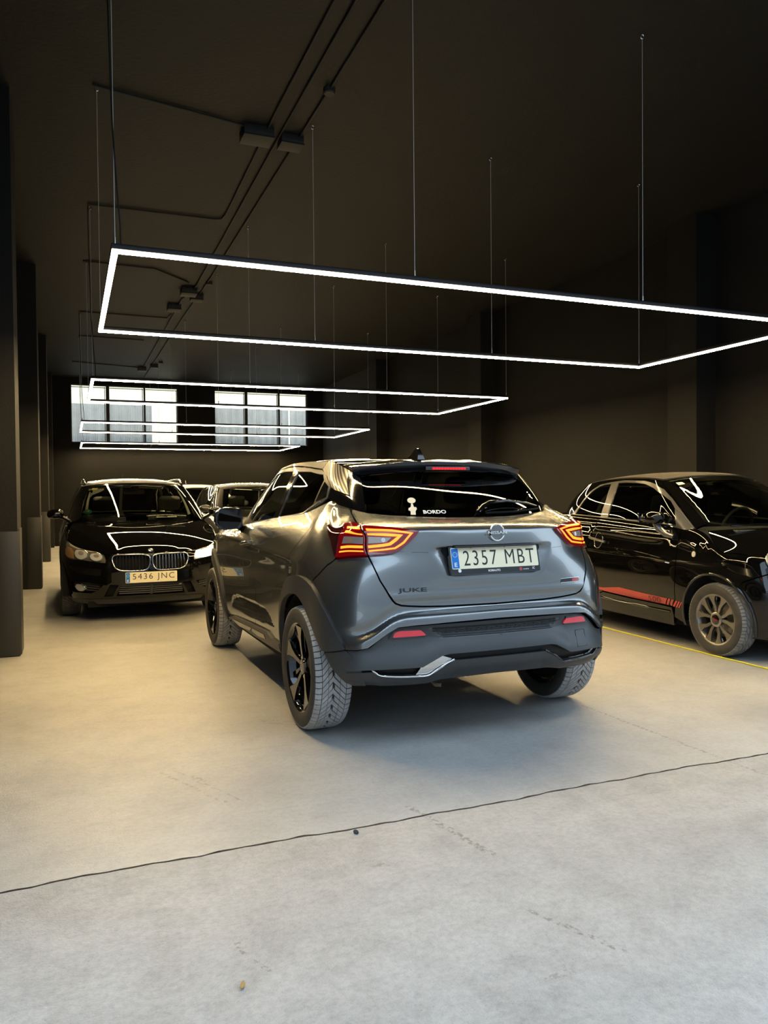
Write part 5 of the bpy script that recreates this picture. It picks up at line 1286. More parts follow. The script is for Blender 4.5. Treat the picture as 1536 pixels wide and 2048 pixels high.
def build_carrier(pose, label, paint, detail=True, rails=True, group=None, scale=1.0, rail_mat='gloss_black'):
    car = empty('car', (pose[0], pose[1], 0), pose[2]+PI/2); car.scale = (scale,)*3
    tag(car, label, 'car', group)
    gb, pl = M['gloss_black'], M['plastic']
    U = lambda p: [(-u, v) for u, v in p][::-1]           # traced on the car's right (u < 0); U() gives the left
    kl = [(-.388, .838), (-.384, .880), (-.353, .925), (-.25, .934), (-.160, .936), (-.093, .936), (-.035, .906), (-.014, .864), (-.014, .778), (-.034, .712), (-.081, .677), (-.166, .672), (-.285, .675), (-.351, .716), (-.381, .788)]
    fog = [(-.934, .398), (-.697, .452), (-.482, .405), (-.536, .304), (-.621, .239), (-.934, .230)]
    intake = [(-.309, .394), (.309, .394), (.352, .19), (-.352, .19)]
    side_in = [(-.413, .410), (-.325, .404), (-.392, .190), (-.485, .180)]
    slot = [(-.934, .664), (-.777, .700), (-.501, .690), (-.509, .585), (-.548, .572), (-.871, .610)]
    head = [(-1.140, .985), (-1.03, .992), (-.939, .993), (-.80, .993), (-.693, .993), (-.553, .985), (-.476, .905), (-.450, .821), (-.457, .782), (-.604, .793), (-.733, .794), (-.865, .772), (-1.003, .765), (-1.082, .794), (-1.112, .864)]
    h = [(0, .125), (.30, .128), (.63, .122), (1.0, .11), (1.10, .13), (1.17, .35), (1.20, .55), (1.21, .75), (1.22, .90), (1.20, .998), (.9, .998), (.5, .998), (.2, .998), (0, .998)]
    holes = [kl, U(kl)] + ([fog, U(fog), intake, side_in, U(side_in)] if detail else [])
    fb = panel('front_bumper', BL, h+[(-u, v) for u, v in h[::-1]][1:-1], paint, car, step=.03, edge=.02, holes=holes)
    lipp = [(0, .02), (.6, .025), (.95, .03), (1.03, .06), (1.06, .118), (1.0, .106), (.63, .117), (.30, .123), (0, .12)]
    panel('lower_lip', Lift(BL, -.004), lipp+[(-u, v) for u, v in lipp[::-1]][1:-1], pl, car, step=.05, edge=.05)
    # kidney grilles
    for s in (False, True):
        kp = panel('grille', Lift(BL, -.045), kl, M['matte_black'], car, step=.05, edge=0, gap=-.012, flip_y=s)
        rim_tube('grille_surround', BL, [tuple(p) for p in curve(kl+kl[:1], 2)[:-1]], .0075, M['chrome'], kp, .004, s)
        for k in range(10):
            u = -.055-k*.0325; v1 = .915-.012*max(0, (-u-.30)/.08); v0 = .695+.02*max(0, (-u-.30)/.05)
            ribbon('grille_bar', Lift(BL, -.010), [(u, v0), (u, (v0+v1)/2), (u, v1)], .0058, M['chrome'] if s else M['gloss_black'], kp, flip_y=s)  # bars beside the lit lamp chrome, others black: its light put into material
        # headlamp
        hb = panel('headlamp', Lift(BL, .002), head, M['lamp_house'], car, step=.03, edge=.02, flip_y=s)
        panel('lamp_brow', Lift(BL, .005), [(-1.11, .985), (-.939, .99), (-.693, .99), (-.560, .985), (-.63, .950), (-.844, .941), (-.985, .930)], M['brow'], hb, step=.03, edge=.004, gap=0, flip_y=s)
        panel('amber_reflector', Lift(BL, .005), [(-1.088, .836), (-1.05, .895), (-.932, .910), (-.865, .869), (-.848, .790), (-.974, .775), (-1.057, .79)], M['amber'], hb, step=.03, edge=.004, gap=0, flip_y=s)
        for (cu, cv, ru, rv) in ((-.748, .875, .095, .078), (-.555, .868, .072, .066)):
            el = [(cu+ru*math.cos(2*PI*k/24), cv+rv*math.sin(2*PI*k/24)) for k in range(24)]
            lit = s and detail
            lb = panel('lamp_bowl', Lift(BL, .0065), el, M['lamp_lit'] if lit else M['bowl'], hb, step=.03, edge=.006, gap=0, flip_y=s)
            if not lit:
                ribbon('bowl_ring', Lift(BL, .009), el+el[:1], .004, M['chrome'], hb, flip_y=s)
                e2 = [(cu+ru*.42*math.cos(2*PI*k/16), cv+.01+rv*.42*math.sin(2*PI*k/16)) for k in range(16)]
                panel('projector', Lift(BL, .010), e2, M['lamp_grey'], hb, step=.03, edge=.004, gap=0, flip_y=s)
        if detail:
            if s: panel('lit_lamp_band', Lift(BL, .006), [(-.86, .80), (-.86, .93), (-.50, .93), (-.47, .81), (-.6, .80)], M['lamp_lit'], hb, step=.03, edge=.004, gap=0, flip_y=s)
            fr = panel('fog_recess', Lift(BL, -.035), fog, M['matte_black'], car, step=.05, edge=0, gap=-.012, flip_y=s)
            for v in (.27, .315, .36, .40): ribbon('recess_slat', Lift(BL, -.018), [(-.90+.5*abs(v-.33), v), (-.70, v+.02), (-.53, v+.005)], .008, pl, fr, flip_y=s)
            el = [(-.770+.072*math.cos(2*PI*k/20), .322+.064*math.sin(2*PI*k/20)) for k in range(20)]
            fl = panel('fog_lamp', Lift(BL, -.004), el, M['bowl'], car, step=.03, edge=.03, gap=0, flip_y=s); ribbon('fog_ring', Lift(BL, -.002), el+el[:1], .004, M['chrome'], fl, flip_y=s)
            panel('side_duct', Lift(BL, -.03), side_in, M['matte_black'], car, step=.05, edge=0, gap=-.01, flip_y=s)
            panel('air_slot', Lift(BL, .0015), slot, M['matte_gloss'], car, step=.03, edge=.003, gap=0, flip_y=s)
            ribbon('slot_edge', Lift(BL, .002), [(-.90, .630), (-.73, .60), (-.53, .575)], .003, paint, fb, flip_y=s)
    if detail:
        lg = panel('lower_grille', Lift(BL, -.04), intake, M['matte_black'], car, step=.05, edge=0, gap=-.012)
        for v in (.225, .265, .305, .345, .38):
            ribbon('slat', Lift(BL, -.012), [(-.335+.2*abs(v-.25), v), (-.15, v), (0, v), (.15, v), (.335-.2*abs(v-.25), v)], .0065, pl, lg)
        ribbon('grille_post', Lift(BL, -.008), [(0, .20), (0, .39)], .014, pl, lg)
        el = [(.300+.016*math.cos(2*PI*k/14), .372+.014*math.sin(2*PI*k/14)) for k in range(14)]
        panel('radar_sensor', Lift(BL, .004), el, M['satin_metal'], fb, step=.02, edge=.004, gap=0)
        base, plate, _ = eu_plate(car, (.885, 0, .469), (0, 1, 0), (0, 0, 1), '5436 JNC', .421, .021, (.003, .003, .003, .003), mat='plate')
        # roundel
        Rn = Lift(BB, .004)
        def disc(r, lift, mat, name, par, a0=0, a1=360):
            c = BB.pos(np.array([0.]), np.array([.92]))[0]; nn = Vector(BB.nrm(np.array([0.]), np.array([.92]))[0]); x = Vector((0, 1, 0)); y = nn.cross(x)
            bm = bmesh.new(); pts = [(r*math.cos(math.radians(a)), r*math.sin(math.radians(a))) for a in np.linspace(a0, a1, 25 if a1-a0 > 300 else 8)]
            if a1-a0 < 300: pts = pts+[(0, 0)]
            else: pts = pts[:-1]
            bm_prism(bm, pts, lift-.003, lift, lambda u, v, d: tuple(Vector(c)+x*u+y*v+nn*d))
            return from_bm(name, bm, mat, par)
        rd = disc(.041, .004, M['chrome'], 'roundel', car); disc(.037, .005, gb, 'roundel_ring', rd); disc(.024, .0056, M['white_ink'], 'roundel_centre', rd)
        disc(.023, .0064, M['roundel_blue'], 'roundel_quarter', rd, 90, 180); disc(.023, .0064, M['roundel_blue'], 'roundel_quarter', rd, 270, 360)
    panel('nose_panel', BB, [(-.992, .02), (.992, .02), (.992, .9), (.985, 1.3), (.80, 1.98), (.35, 2.05), (0, 2.06), (-.35, 2.05), (-.80, 1.98), (-.985, 1.3), (-.992, .9)], paint, car, step=.06, edge=.01, gap=.003)
    panel('bonnet', BB, [(.985, 1.3), (.99, 3), (.99, 5.96), (0, 5.96), (-.99, 5.96), (-.99, 3), (-.985, 1.3), (-.80, 1.99), (-.35, 2.06), (0, 2.07), (.35, 2.06), (.80, 1.99)], paint, car, step=.08, edge=.01, gap=.004)
    # flanks
    A1 = arch_uv(BL, 0, .328, .355, 1.45, .3, -10, 190)
    A1 = [p for p in A1 if p[1] > .04]
    A2 = [p for p in arch_uv(BL, -2.67, .328, .355, 4.05, .3, -10, 190) if p[1] > .04]
    fw = [(1.203, .997), (1.214, .90), (1.204, .75), (1.194, .55), (1.164, .35), (1.104, .13), A1[0]]+A1+[(1.82, .10), (1.84, .5), (1.84, .997)]
    both('front_wing', BL, fw, paint, car, step=.05, edge=.012)
    both('front_door', BL, [(1.845, .10), (2.75, .08), (2.78, .5), (2.76, .998), (1.845, .998)], paint, car, step=.07, edge=.012)
    both('rear_door', BL, [(2.755, .08), (3.55, .08), (3.62, .45), (3.75, .70), (3.72, .998), (2.765, .998), (2.785, .5)], paint, car, step=.07, edge=.012)
    both('rear_quarter_panel', BL, [(3.56, .08)]+A2+[(4.48, .1), (4.75, .1), (5.26, .1), (5.26, .998), (3.725, .998), (3.755, .70), (3.625, .45)], paint, car, step=.08, edge=.012)
    both('body_shell', Lift(BL, -.05), [(.02, .06), (1.0, .06), (1.08, .45), (1.45, .62), (1.8, .5), (1.9, .06), (3.5, .06), (3.6, .45), (4.05, .62), (4.5, .45), (4.6, .06), (5.25, .06), (5.25, .95), (.02, .90)], M['matte_black'], car, step=.15, edge=0, gap=0)
    bm = bmesh.new(); bm_box(bm, (-3.3, -.62, .16), (.70, .62, .22)); from_bm('underbody', bm, M['matte_black'], car)
    # glasshouse
    ws = [(0, .02), (.35, .02), (.655, .03), (.675, .3), (.675, .6), (.665, .93), (.35, .935), (0, .935)]
    w = panel('windscreen', BG, ws+[(-u, v) for u, v in ws[::-1]][1:-1], M['glass'], car, step=.06, edge=.003)
    wh = [(0, .938), (.35, .938), (.67, .933), (.70, .995), (.35, .995), (0, .995)]
    panel('screen_header', Lift(BG, .001), wh+[(-u, v) for u, v in wh[::-1]][1:-1], gb if detail else paint, car, step=.05, edge=.01)
    for fl in (False, True):
        panel('screen_pillar', Lift(BG, .003), [(.664, .02), (.682, .5), (.672, .99), (.785, .99), (.80, .5), (.81, .0), (.70, .0)], paint, car, step=.05, edge=.02, flip_y=fl)
        panel('side_windows', BG, [(.83, .03), (.84, .5), (.80, .90), (1.1, .90), (1.6, .90), (2.3, .90), (3.0, .88), (3.35, .6), (3.45, .10), (3.0, .03), (1.6, .03)], M['glass_dark'], car, step=.08, edge=.003, flip_y=fl)
        panel('window_frame', Lift(BG, .002), [(.79, 0), (.80, .5), (.785, .99), (1.6, .99), (3.0, .99), (3.38, .95), (3.5, .5), (3.5, 0), (3.0, 0), (1.6, 0)], gb, car, step=.08, edge=.01, holes=[[(.86, .035), (.86, .5), (.83, .89), (1.1, .89), (1.6, .89), (1.88, .89), (1.88, .5), (1.88, .035)], [(1.98, .035), (1.98, .5), (1.98, .89), (2.5, .89), (2.95, .87), (3.25, .6), (3.33, .12), (2.9, .035)]], flip_y=fl)
        if detail: panel('inner_pillar_trim', Lift(BG, -.035), [(.605, .13), (.648, .15), (.668, .55), (.665, .85), (.640, .85), (.632, .5)], M['trim_beige'], car, step=.05, edge=.01, gap=0, flip_y=fl)
    bw = [(0, .02), (4.15, 0)]
    panel('rear_window', BG, [(3.55, .02), (3.50, .95), (4.18, .97), (4.18, .02)], M['glass_dark'], car, step=.1, edge=.004)
    panel('rear_window', BG, [(3.55, .02), (3.50, .95), (4.18, .97), (4.18, .02)], M['glass_dark'], car, step=.1, edge=.004, flip_y=True)
    roof = panel('roof', BR, [(-.985, .02), (0, .02), (.985, .02), (.985, 2.5), (.985, 4.95), (0, 4.97), (-.985, 4.95), (-.985, 2.5)], paint if paint is not M['black_paint'] else M['roof_black'], car, step=.10, edge=.008, gap=0)
    if rails:
        for s in (1, -1):
            P = [(-.99, s*.578, 1.475), (-1.08, s*.585, 1.512), (-1.25, s*.592, 1.532), (-1.9, s*.596, 1.540), (-2.6, s*.58, 1.522), (-2.85, s*.565, 1.48)]
            tube('roof_rail', [tuple(p) for p in curve(P, 4)], .013, M[rail_mat], car, 8)
    tube('aerial_rod', [(-2.75, .0, 1.495), (-2.95, .0, 1.68)], .0035, M['gloss_black'], roof, 6)
    # mirrors
    for s in (1, -1):
        bm = bmesh.new(); sh = curve([(-.075, -.045), (.05, -.050), (.095, -.02), (.085, .035), (.02, .058), (-.06, .050), (-.085, .01), (-.075, -.045)], 3)[:-1]
        rings = [[bm.verts.new((-.46+dx, s*(.915+u*k), 1.118+v*k)) for u, v in sh] for dx, k in ((0, .96), (.05, 1.0), (.09, .85), (.115, .45))]
        for i in range(3):
            for k in range(len(sh)): bm.faces.new((rings[i][k], rings[i][(k+1) % len(sh)], rings[i+1][(k+1) % len(sh)], rings[i+1][k]))
        bm.faces.new(rings[0][::-1]); bm.faces.new(rings[-1])
        mm = from_bm('door_mirror', bm, paint, car, 50)
        bm = bmesh.new(); bm_tube(bm, [(-.43, s*.86, 1.085), (-.45, s*.80, 1.055), (-.46, s*.775, 1.04)], .022, 8); from_bm('mirror_foot', bm, gb, mm, 60)
    # wipers and cabin
    for a, b_ in (((-.14, .30), (-.20, -.34)), ((-.16, .52), (-.10, .06))):
        za, zb = 1.077, 1.082
        wp = tube('wiper', [(a[0]+.02, a[1], za), ((a[0]+b_[0])/2+.012, (a[1]+b_[1])/2, 1.092), (b_[0], b_[1], zb)], .008, M['gloss_black'], car, 6)
    seat(car, -1.55, .38, .42); seat(car, -1.55, -.38, .42)
    for o in [c for c in car.children if c.name.startswith('seat')]: o.rotation_euler = (0, 0, PI); o.location = Vector((-2.3, 0, 0))
    bm = bmesh.new(); bm_box(bm, (-1.05, -.70, .70), (-.42, .70, .995), .06); db = from_bm('dashboard', bm, M['seat'], car, 50)
    bm = bmesh.new(); bm_tube(bm, [(-1.10+.05*math.sin(a), .38+.18*math.cos(a), .98+.17*math.sin(a)) for a in np.linspace(0, 2*PI, 25)[:-1]], .014, 8, True); from_bm('steering_wheel', bm, M['seat'], db, 60)
    if detail:
        bm = bmesh.new(); bm_box(bm, (-.95, -.125, 1.345), (-.92, .125, 1.405), .012); mi = from_bm('inner_mirror', bm, M['lamp_grey'], car, 40)
        bm = bmesh.new(); bm_box(bm, (-.90, -.05, 1.40), (-.86, .05, 1.45), .012); from_bm('sensor_housing', bm, M['plastic'], mi, 40)
        def on(name, poly, mat): return panel(name, Lift(BG, -.002), poly, mat, w, step=.03, edge=.001, gap=0)
        on('yellow_sticker', [(-.613, .830), (-.597, .885), (-.500, .877), (-.514, .820)], M['yellow_ink'])
        gs = on('round_sticker', [(-.596+.052*math.cos(2*PI*k/20), .183+.062*math.sin(2*PI*k/20)) for k in range(20)], M['green_ink'])
        p = BG.pos(np.array([-.596]), np.array([.183]))[0]; nn = Vector(BG.nrm(np.array([-.596]), np.array([.183]))[0]); x = Vector((0, 0, 1)).cross(nn).normalized()
        place_mesh('sticker_lettering', fit_text('1-B', .055, .026, bold=.02), M['ink'], w, Vector(p)+nn*.002, x, nn.cross(x))
        bm = bmesh.new(); bm_prism(bm, [(-.36, .20), (-.36, .44), (-.56, .46), (-.56, .22)], 1.062, 1.066, lambda u, v, d: (u, v, d+(u+.45)*-.02)); from_bm('paper_sheet', bm, M['cream_ink'], db)
    # arch liners and wheels
    for x in (0, -2.67):
        for s in (1, -1):
            bm = bmesh.new(); pts = [(x+.40*math.cos(math.radians(a)), .328+.40*math.sin(math.radians(a))) for a in np.linspace(-10, 190, 16)]
            A = [bm.verts.new((px, s*.86, pz)) for px, pz in pts]; B_ = [bm.verts.new((px, s*.52, pz)) for px, pz in pts]
            for i in range(len(A)-1): bm.faces.new((A[i], A[i+1], B_[i+1], B_[i]))
            bm.faces.new(B_); from_bm('wheel_arch_liner', bm, M['matte_black'], car, 60)
            wheel(car, (x, s*.775, .328), s, .328, .205, .222, 'plain', M['tread_dark'], rot=.3+x, kind='vee')
    return car
M['lamp_house'] = principled('lamp_housing', (.30, .28, .24), .25, .7, 1.0)
M['brow'] = principled('lamp_brow', (.55, .47, .34), .22, .5, 1.0)
M['bowl'] = principled('lamp_bowl', (.80, .82, .80), .2, .25, 1.0)
M['matte_gloss'] = principled('dark_slot', (.003, .003, .003), .35)
M['roundel_blue'] = principled('roundel_blue', (.05, .12, .30), .3)
M['black_rail'] = principled('black_roof_rail', (.01, .01, .01), .15, 0, 1.0)
M['dark_paint'] = principled('dark_brown_paint', (.012, .010, .009), .35, .2, 1.0, .02)
M['roof_black'] = principled('dusty_black_roof', (.012, .011, .010), .30, 0, 1.0, .12)
build_carrier(BPOSE, 'black people carrier facing us with a lit headlamp, parked left of the grey crossover', M['black_paint'], rail_mat='black_rail')
build_carrier((2.92, 12.1, PI), 'dark car mostly hidden behind the grey crossover, before the white roof', M['dark_paint'], detail=False, rails=False)
build_carrier((2.75, 17.2, PI), 'car with a white roof farthest back, seen between the two dark cars', M['white_paint'], detail=False, rails=True, rail_mat='satin_metal', scale=1.04)
# ------------------------------------------------------------------ small black three-door with canvas roof
def build_small():
    car = empty('car', (FPOSE[0], FPOSE[1], 0), FPOSE[2]+PI/2)
    tag(car, 'small black three-door car with canvas roof and red side stripe, by the right wall', 'car')
    bp, gb, pl = M['black_paint'], M['gloss_black'], M['plastic']
    def disp(u, v, P):
        x, z, au = P[:, 0], P[:, 2], np.abs(u)
        # waist ridge that runs from the rear to the bonnet edge, and a sill step
        zr = np.interp(x, [-2.3, -1.6, -.9, -.4, .0], [.945, .93, .905, .868, .842])
        r = .011*np.exp(-((z-zr)/.020)**2)*sstep(.05, -.15, x)*sstep(-2.5, -2.0, x)
        s = -.012*np.exp(-((z-.335+.02*x*0)/.02)**2)*sstep(-.40, -.50, x)*sstep(-1.85, -1.7, x)
        return r+s
    S = Lift(FLN, 0, disp)
    A1 = [p for p in arch_uv(FLN, 0, .291, .335, 1.26, .3, -14, 194, 26, 1.08) if p[1] > .03]
    A2 = [p for p in arch_uv(FLN, -2.30, .291, .335, 3.6, .3, -14, 194, 26, 1.08) if p[1] > .03]
    bl_ = [(.40, .86), (.62, .82), (.785, .772), (.914, .709), (.987, .672), (1.02, .620)]
    # bumper: below the seam; wing and nose above it
    k0 = min(range(len(A1)), key=lambda i: abs(A1[i][0]-1.02)+abs(A1[i][1]-.6))
    low_arch = [p for p in A1[:len(A1)//2] if p[1] < .60]
    bump = [(0, .03), (.6, .03), (.95, .03)]+low_arch+[(1.025, .612)]+[(u, v-.004) for u, v in bl_[::-1]]+[(.2, .872), (0, .875)]
    panel('front_bumper', S, bump+[(-u, v) for u, v in bump[::-1]][1:-1], bp, car, step=.04, edge=.02)
    up_arch = [p for p in A1 if p[1] >= .60 or p[0] > 1.3]
    wing = [(.20, .876), (.40, .864)]+[(u, v+.002) for u, v in bl_[1:]]+up_arch+[(1.72, .10), (1.692, .275), (1.688, .390), (1.671, .636), (1.678, .709), (1.711, .847), (1.745, .997), (1.55, .997), (1.40, .997), (1.26, .997), (.98, .997), (.80, .997), (.62, .997), (.45, .997), (.25, .997)]
    both('front_wing', S, wing, bp, car, step=.035, edge=.012)
    gr = [(-.42, .24), (.42, .24), (.38, .44), (-.38, .44)]
    panel('lower_grille', Lift(FLN, .003), round_poly(gr, .03), M['satin_dark'], car, step=.05, edge=.006, gap=0)
    for v in (.29, .34, .39): ribbon('grille_slat', Lift(FLN, .006), [(-.38, v), (0, v), (.38, v)], .006, gb, car)
    nose = [(0, .88), (.196, .88), (.246, .997), (0, .997)]
    panel('nose_panel', S, nose+[(-u, v) for u, v in nose[::-1]][1:-1], bp, car, step=.05, edge=.01, gap=0)
    door = [(1.749, .998), (1.715, .847), (1.682, .709), (1.675, .636), (1.692, .390), (1.696, .275), (1.731, .197), (1.915, .205), (2.293, .208), (2.658, .224), (2.80, .30), (2.88, .45), (2.905, .60), (2.878, .735), (2.866, .757), (2.847, .816), (2.819, .906), (2.80, .998), (2.3, .998)]
    both('door', S, door, bp, car, step=.035, edge=.012)
    quarter = [(2.804, .998), (2.823, .906), (2.851, .816), (2.870, .757), (2.882, .735), (2.909, .60), (2.884, .45), (2.804, .30), (2.665, .220), (2.80, .16), (3.15, .12)]+A2+[(3.98, .10), (4.2, .06), (4.52, .06), (4.52, .998), (3.4, .998)]
    both('rear_quarter_panel', S, quarter, bp, car, step=.06, edge=.012)
    sill = [(1.72, .11), (1.735, .193), (1.915, .201), (2.293, .204), (2.655, .216), (2.80, .155), (3.15, .115), (3.1, .02), (1.74, .01)]
    sp_ = both('sill', Lift(FLN, .006), sill, bp, car, step=.05, edge=.03)
    for s in (True, False):
        ribbon('sill_roll', Lift(FLN, -.004), [tuple(p) for p in curve([(1.76, .150), (2.1, .150), (2.5, .150), (2.75, .155)], 4)], .017, gb, car, flip_y=s)
    # red stripe decal on the door, both sides
    for s in (True, False):
        D = Lift(FLN, .0045, disp)
        st = panel('side_stripe', D, [(2.80, .262), (2.655, .262), (2.403, .300), (2.089, .287), (1.782, .276), (1.820, .208), (2.194, .212), (2.498, .222), (2.70, .232)], M['red_ink'], car, step=.04, edge=.0008, gap=0, flip_y=s)
        for b in ([(1.768, .276), (1.748, .275), (1.787, .207), (1.806, .207)], [(1.730, .275), (1.704, .274), (1.742, .205), (1.764, .206)]):
            panel('stripe_bar', D, b, M['red_ink'], st, step=.04, edge=.0008, gap=0, flip_y=s)
        D2 = Lift(FLN, .0035)
        for b in ([(1.685, .270), (1.664, .268), (1.702, .205), (1.723, .206)], [(1.651, .268), (1.635, .267), (1.673, .203), (1.690, .204)], [(1.622, .267), (1.609, .267), (1.650, .203), (1.663, .203)]):
            panel('stripe_bar', D2, b, M['red_ink'], st, step=.04, edge=.0008, gap=0, flip_y=s)
        u = 1.935; q = np.array([-u if s else u]); p = Lift(FLN, .0085, disp).pos(q, np.array([.247]))[0]; n_ = Vector(Lift(FLN, 0, disp).nrm(q, np.array([.247]))[0])
        x = Vector((0, 0, 1)).cross(n_).normalized()
        place_mesh('stripe_lettering', fit_text('500', .155, .045, .0006, bold=-.012), M['ink'], st, p, x, n_.cross(x))
        # handle
        hs = Lift(FLN, .004, disp)
        el = [(2.74+.060*math.cos(2*PI*k/24), .722+.060*math.sin(2*PI*k/24)) for k in range(24)]
        hc = panel('handle_cup', Lift(FLN, .0012, disp), el, gb, car, step=.02, edge=.001, gap=0, flip_y=s)
        ribbon('cup_rim', Lift(FLN, .002, disp), el+el[:1], .003, M['chrome'], hc, flip_y=s)
        ribbon('door_handle', Lift(FLN, .022, disp), [(2.865, .735), (2.83, .728), (2.74, .722), (2.65, .716), (2.615, .714)], .0125, M['satin_metal'], car, flip_y=s)
        el = [(1.487+.020*math.cos(2*PI*k/16), .741+.020*math.sin(2*PI*k/16)) for k in range(16)]
        panel('side_indicator', Lift(FLN, .006, disp), el, M['indicator'], car, step=.02, edge=.008, gap=0, flip_y=s)
        # wheel arch lip
        P = np.array(A1); L = Lift(FLN, .004); Q = L.pos(P[:, 0], P[:, 1])
        tube('arch_lip', [(a, b*(-1 if s else 1), c) for a, b, c in Q], .011, gb, car, 8)
        # headlamp
        el = [(.700+.118*math.cos(2*PI*k/28), .935+.112*math.sin(2*PI*k/28)) for k in range(28)]
        el = [(u, min(v, .999)) for u, v in el]
        cpt = FLN.pos(np.array([.69]), np.array([.955]))[0]; nn = Vector((.80, .42, .30)).normalized(); xx = Vector((0, 0, 1)).cross(nn).normalized(); yy = nn.cross(xx); sg = -1 if s else 1
        def dome(name, r, d0, hgt, mat, par):
            bm = bmesh.new(); rings = []
            for t in (0, .35, .65, .85, .97):
                rr = r*math.cos(t*PI/2); hh = d0+hgt*math.sin(t*PI/2)
                rings.append([bm.verts.new(tuple((Vector(cpt)+xx*rr*math.cos(a)+yy*rr*math.sin(a)+nn*hh)*1.0)) for a in np.linspace(0, 2*PI, 29)[:-1]])
            for i in range(4):
                for k in range(28): bm.faces.new((rings[i][k], rings[i][(k+1) % 28], rings[i+1][(k+1) % 28], rings[i+1][k]))
            bm.faces.new(rings[-1])
            for v in bm.verts: v.co.y *= sg
            return from_bm(name, bm, mat, par, 60)
        hl = dome('headlamp', .098, -.02, .045, M['bowl'], car)
        dome('headlamp_lens', .104, -.02, .060, M['lens'], hl)
        dome('lamp_bulb', .035, .022, .02, M['lamp_lit2'], hl)
    # bonnet, screen, roof
    panel('bonnet', FB, [(-.99, .05), (0, .03), (.99, .05), (.992, 3), (.992, 5.2), (.99, 5.97), (0, 5.97), (-.99, 5.97), (-.992, 5.2), (-.992, 3)], bp, car, step=.08, edge=.01, gap=.002)
    ws = [(0, .03), (.35, .03), (.60, .03), (.655, .07), (.668, .5), (.672, .97), (.35, .985), (0, .985)]
    w = panel('windscreen', FG, ws+[(-u, v) for u, v in ws[::-1]][1:-1], M['glass'], car, step=.06, edge=.003)
    for fl in (False, True):
        # dark ceramic band round the glass
        panel('screen_band', Lift(FG, -.003), [(.0, .028), (.35, .028), (.60, .028), (.658, .07), (.670, .5), (.674, .975), (.35, .99), (0, .99), (0, .90), (.35, .90), (.615, .87), (.628, .5), (.607, .085), (.55, .065), (.3, .06), (0, .06)], M['matte_gloss'], car, step=.05, edge=.002, gap=0, flip_y=fl)
        panel('screen_pillar', Lift(FG, .003), [(.662, .0), (.676, .5), (.677, .995), (.78, .995), (.775, .6), (.778, .0)], bp, car, step=.04, edge=.02, flip_y=fl)
        fo = [(.783, .0), (.786, .30), (.792, .594), (.825, .80), (.98, .90), (1.391, .936), (1.8, .952), (2.152, .957), (2.5, .925), (2.783, .878), (2.965, .690), (3.035, .298), (3.146, .0), (2.3, .0), (1.6, .0)]
        d1 = [(2.286, .895), (2.007, .905), (1.65, .897), (1.399, .870), (1.10, .79), (.899, .686), (.83, .56), (.84, .395), (1.00, .022), (1.3, .018), (1.696, .018), (2.308, .018), (2.271, .452)]
        d2 = [(3.041, .018), (2.990, .296), (2.930, .618), (2.86, .74), (2.753, .832), (2.62, .866), (2.478, .872), (2.429, .441), (2.452, .018), (2.750, .016)]
        tri = [(.835, .385), (.80, .289), (.80, .012), (.919, .012), (.99, .018)]
        panel('window_surround', Lift(FG, .004), fo, M['frame_grey'], car, step=.05, edge=.012, holes=[d1, d2], flip_y=fl)
        panel('door_window', Lift(FG, -.002), d1, M['glass_dim'], car, step=.06, edge=.002, gap=-.006, flip_y=fl)
        panel('quarter_window', Lift(FG, -.002), d2, M['glass_dim'], car, step=.06, edge=.002, gap=-.006, flip_y=fl)
        panel('mirror_triangle', Lift(FG, .006), tri, M['plastic_grey'], car, step=.04, edge=.004, gap=0, flip_y=fl)
        panel('door_pillar', Lift(FG, .0065), [(2.449, .89), (2.296, .91), (2.279, .452), (2.315, .012), (2.442, .012), (2.421, .442)], M['frame_grey'], car, step=.04, edge=.004, gap=0, flip_y=fl)
        ribbon('waist_trim', Lift(FG, .008), [(.80, .0), (1.3, .0), (2.3, .0), (3.14, .0)], .007, M['frame_grey'], car, flip_y=fl)
        panel('roof_rail_panel', Lift(FG, .002), [(.785, .0), (.79, .30), (.797, .60), (.83, .806), (.985, .905), (1.391, .941), (1.8, .957), (2.152, .962), (2.5, .930), (2.788, .884), (2.97, .69), (3.04, .298), (3.15, .0), (3.5, .0), (3.45, .5), (3.35, .99), (3.0, .995), (2.0, .995), (1.1, .995), (.785, .995), (.780, .5)], bp, car, step=.045, edge=.015, flip_y=fl)
        panel('rear_window', FG, [(3.52, .02), (3.47, .5), (3.40, .97), (4.18, .98), (4.18, .02)], M['glass_dark'], car, step=.1, edge=.004, flip_y=fl)
    panel('canvas_roof', Lift(FR, .008), [(-.965, .06), (0, .03), (.965, .06), (.965, 2.5), (.96, 4.9), (0, 4.95), (-.96, 4.9), (-.965, 2.5)], M['soft_top'], car, step=.09, edge=.012, gap=0)
    def on(name, poly, mat): return panel(name, Lift(FG, -.0045), poly, mat, w, step=.03, edge=.001, gap=0)
    panel('paper_sticker', Lift(FG, .001), [(-.561, .908), (-.468, .912), (-.462, .864), (-.560, .848)], M['cream_ink'], w, step=.03, edge=.001, gap=0)
    # mirrors on a curved foot
    for s in (1, -1):
        bm = bmesh.new(); rings = []
        sh = curve([(-.115, -.035), (-.02, -.052), (.085, -.045), (.112, .0), (.085, .045), (.0, .062), (-.085, .045), (-.115, .0), (-.115, -.035)], 3)[:-1]
        for dy, k in ((-.075, .45), (-.05, .85), (0, 1.0), (.05, .90), (.08, .6), (.095, .2)):
            rings.append([bm.verts.new((-.60+u*k, s*(.865+dy), 1.083+v*k)) for u, v in sh])
        for i in range(len(rings)-1):
            for k in range(len(sh)): bm.faces.new((rings[i][k], rings[i][(k+1) % len(sh)], rings[i+1][(k+1) % len(sh)], rings[i+1][k]))
        bm.faces.new(rings[0][::-1]); bm.faces.new(rings[-1])
